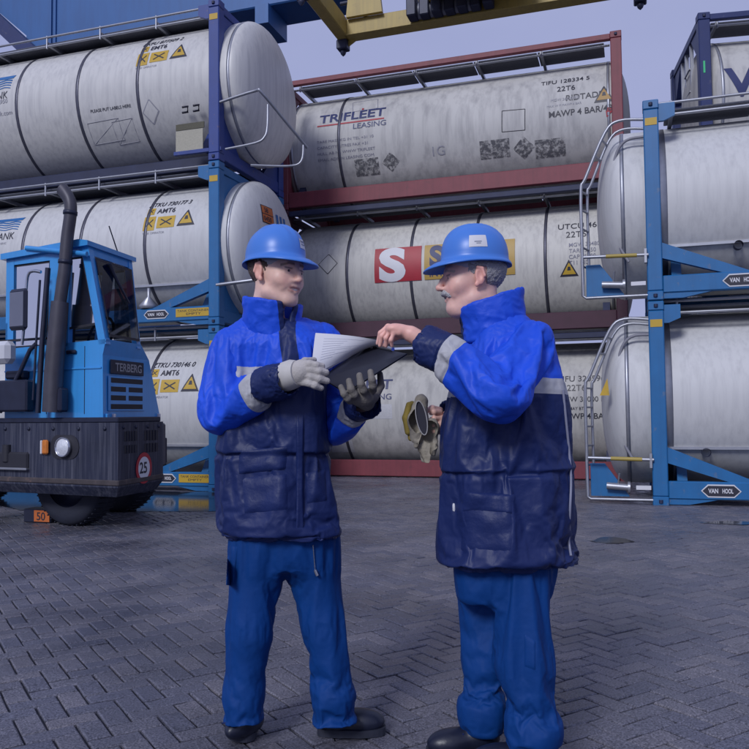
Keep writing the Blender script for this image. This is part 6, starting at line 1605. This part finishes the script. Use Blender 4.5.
# flattened gauntlet whose dark mouth faces the camera
fl = Field(q2(398, 465, YG) - .05, q2(446, 395, YG) + .05, .003)
fl.chain([q2(421, 401, 2.94), q2(418, 420, 2.93), q2(417, 437, 2.94)], [.024, .034, .024], .015)
fl.cone(q2(424, 402, 2.90), q2(419, 436, 2.885), .014, .015, .008, 'sub'); fl.cone(q2(422, 415, 2.89), q2(420, 428, 2.885), .026, .022, .008, 'sub')
V, F = fl.skin(); V = relax(V, F, 2); V = V + vnormals(V, F) * (.003 * folds(V, (30, 30, 22), 6.1))[:, None]; npmesh('gauntlet', V, F, GLV3, gp, off=gp.location)
rimp = []
for k in range(24):
    t = 2 * math.pi * k / 24; rimp.append(Vector(q2(421.5 + 5.2 * math.cos(t) - 3.0 * math.sin(t), 418 - 17 * math.sin(t), 2.895)) - gp.location)
MB().tube(rimp, .0022, 6, True).build('cuff_hem', mat('hem_pale', (.36, .35, .36), .8), gp)
MB().add([tuple(p * .96 + (Vector(q2(421.5, 418, 2.90)) - gp.location) * .04 + Vector((0, .004, 0))) for p in rimp], [tuple(range(24))]).build('lining', mat('lining_dark', (.030, .030, .045), .9), gp)
gfl = Field(q2(398, 470, YG) - .05, q2(446, 395, YG) + .05, .003)
for (a, b_, c_) in (((409, 405, 2.97), (406, 418, 2.97), (408, 432, 2.96)), ((412, 404, 2.98), (410, 420, 2.985), (411, 438, 2.97))): gfl.chain([q2(*a), q2(*b_), q2(*c_)], [.012, .014, .012], .006)
V, F = gfl.skin(); V = relax(V, F, 1); npmesh('yellow_trim', V, F, mat('trim_yellow', (.34, .25, .05), .8, var=.3, vscale=30), gp, off=gp.location)
gp2 = empty('work_glove', tuple(q2(428, 445, YG))); tag(gp2, 'folded hide work glove with fingers hanging down below the fist', 'glove', 'work gloves held in the fist')
fl = Field(q2(405, 475, YG) - .05, q2(450, 400, YG) + .05, .003)
fl.ell(q2(430, 430, 2.93), (.034, .030, .045), .015)
for (a, b_, c_, r) in (((424, 436, 2.92), (422, 448, 2.915), (424, 459, 2.92), .013), ((429, 438, 2.92), (428, 449, 2.91), (427, 460, 2.915), .013), ((434, 438, 2.93), (434, 446, 2.92), (433, 454, 2.925), .012), ((421, 432, 2.93), (417, 440, 2.93), (416, 446, 2.935), .011)):
    fl.chain([q2(*a), q2(*b_), q2(*c_)], [r * 1.1, r, r * .8], .006)
V, F = fl.skin(); V = relax(V, F, 1); V = V + vnormals(V, F) * (.003 * folds(V, (34, 34, 30), 8.1))[:, None]; npmesh('glove_body', V, F, GLV3, gp2, off=gp2.location)

# ------------------------------------------------------------------ settle the cloth, then sew on pockets and trim
drape()
surf_panel(jk1, OFF1, [(237, 475), (287, 470), (289, 446), (238, 450)], NAVYC, 'pocket_flap')
surf_panel(jk1, OFF1, [(243, 515), (290, 511), (289, 472), (241, 477)], NAVYC, 'pocket', .002, bulge=.010)
surf_panel(jk1, OFF1, [(306, 505), (328, 502), (326, 468), (305, 472)], NAVYC, 'pocket', .002, bulge=.008)
surf_panel(jk1, OFF1, [(296, 534), (304, 534), (304, 410), (296, 410)], NAVYC, 'storm_flap', .004, bulge=.006)
surf_panel(tr1, OFF1, [(226, 585), (234, 586), (238, 545), (228, 545)], TROU, 'side_pocket', .003, bulge=.004)
k0 = snap(tr1, [(313, 545), (315, 570), (317, 574)], OFF1, .008)
ch = MB().tube([Vector(p) - OFF1 for p in k0], .0018, 5).build('key_chain', CHR, man1)
MB().tube([Vector(k0[1]) - OFF1, Vector(k0[1]) - OFF1 + Vector((.008, 0, -.02))], .006, 6).build('key', CHR, ch)
surf_panel(jk2, OFF2, [(460, 550), (514, 553), (515, 505), (461, 502)], NAVYC, 'pocket', .002, bulge=.010)
surf_panel(jk2, OFF2, [(459, 512), (516, 515), (517, 494), (460, 491)], NAVYC, 'pocket_flap', .006)
surf_panel(jk2, OFF2, [(452, 512), (456, 514), (455, 502), (452, 501)], WPR, 'tag', .004, 3, .001)
SEAM = mat('reflective_piping', (.24, .25, .34), .35, var=.1)
pz_ = snap(jk2, [(563, 390), (566, 420), (569, 450), (571, 480), (570, 510), (569, 540), (571, 556)], OFF2, .003); MB().tube(smooth_path([Vector(p) - OFF2 for p in pz_]), .0045, 6).build('piping', SEAM, jk2)
surf_panel(tr2, OFF2, [(524, 668), (536, 672), (536, 640), (524, 632)], TROU, 'side_pocket', .002, bulge=.003)
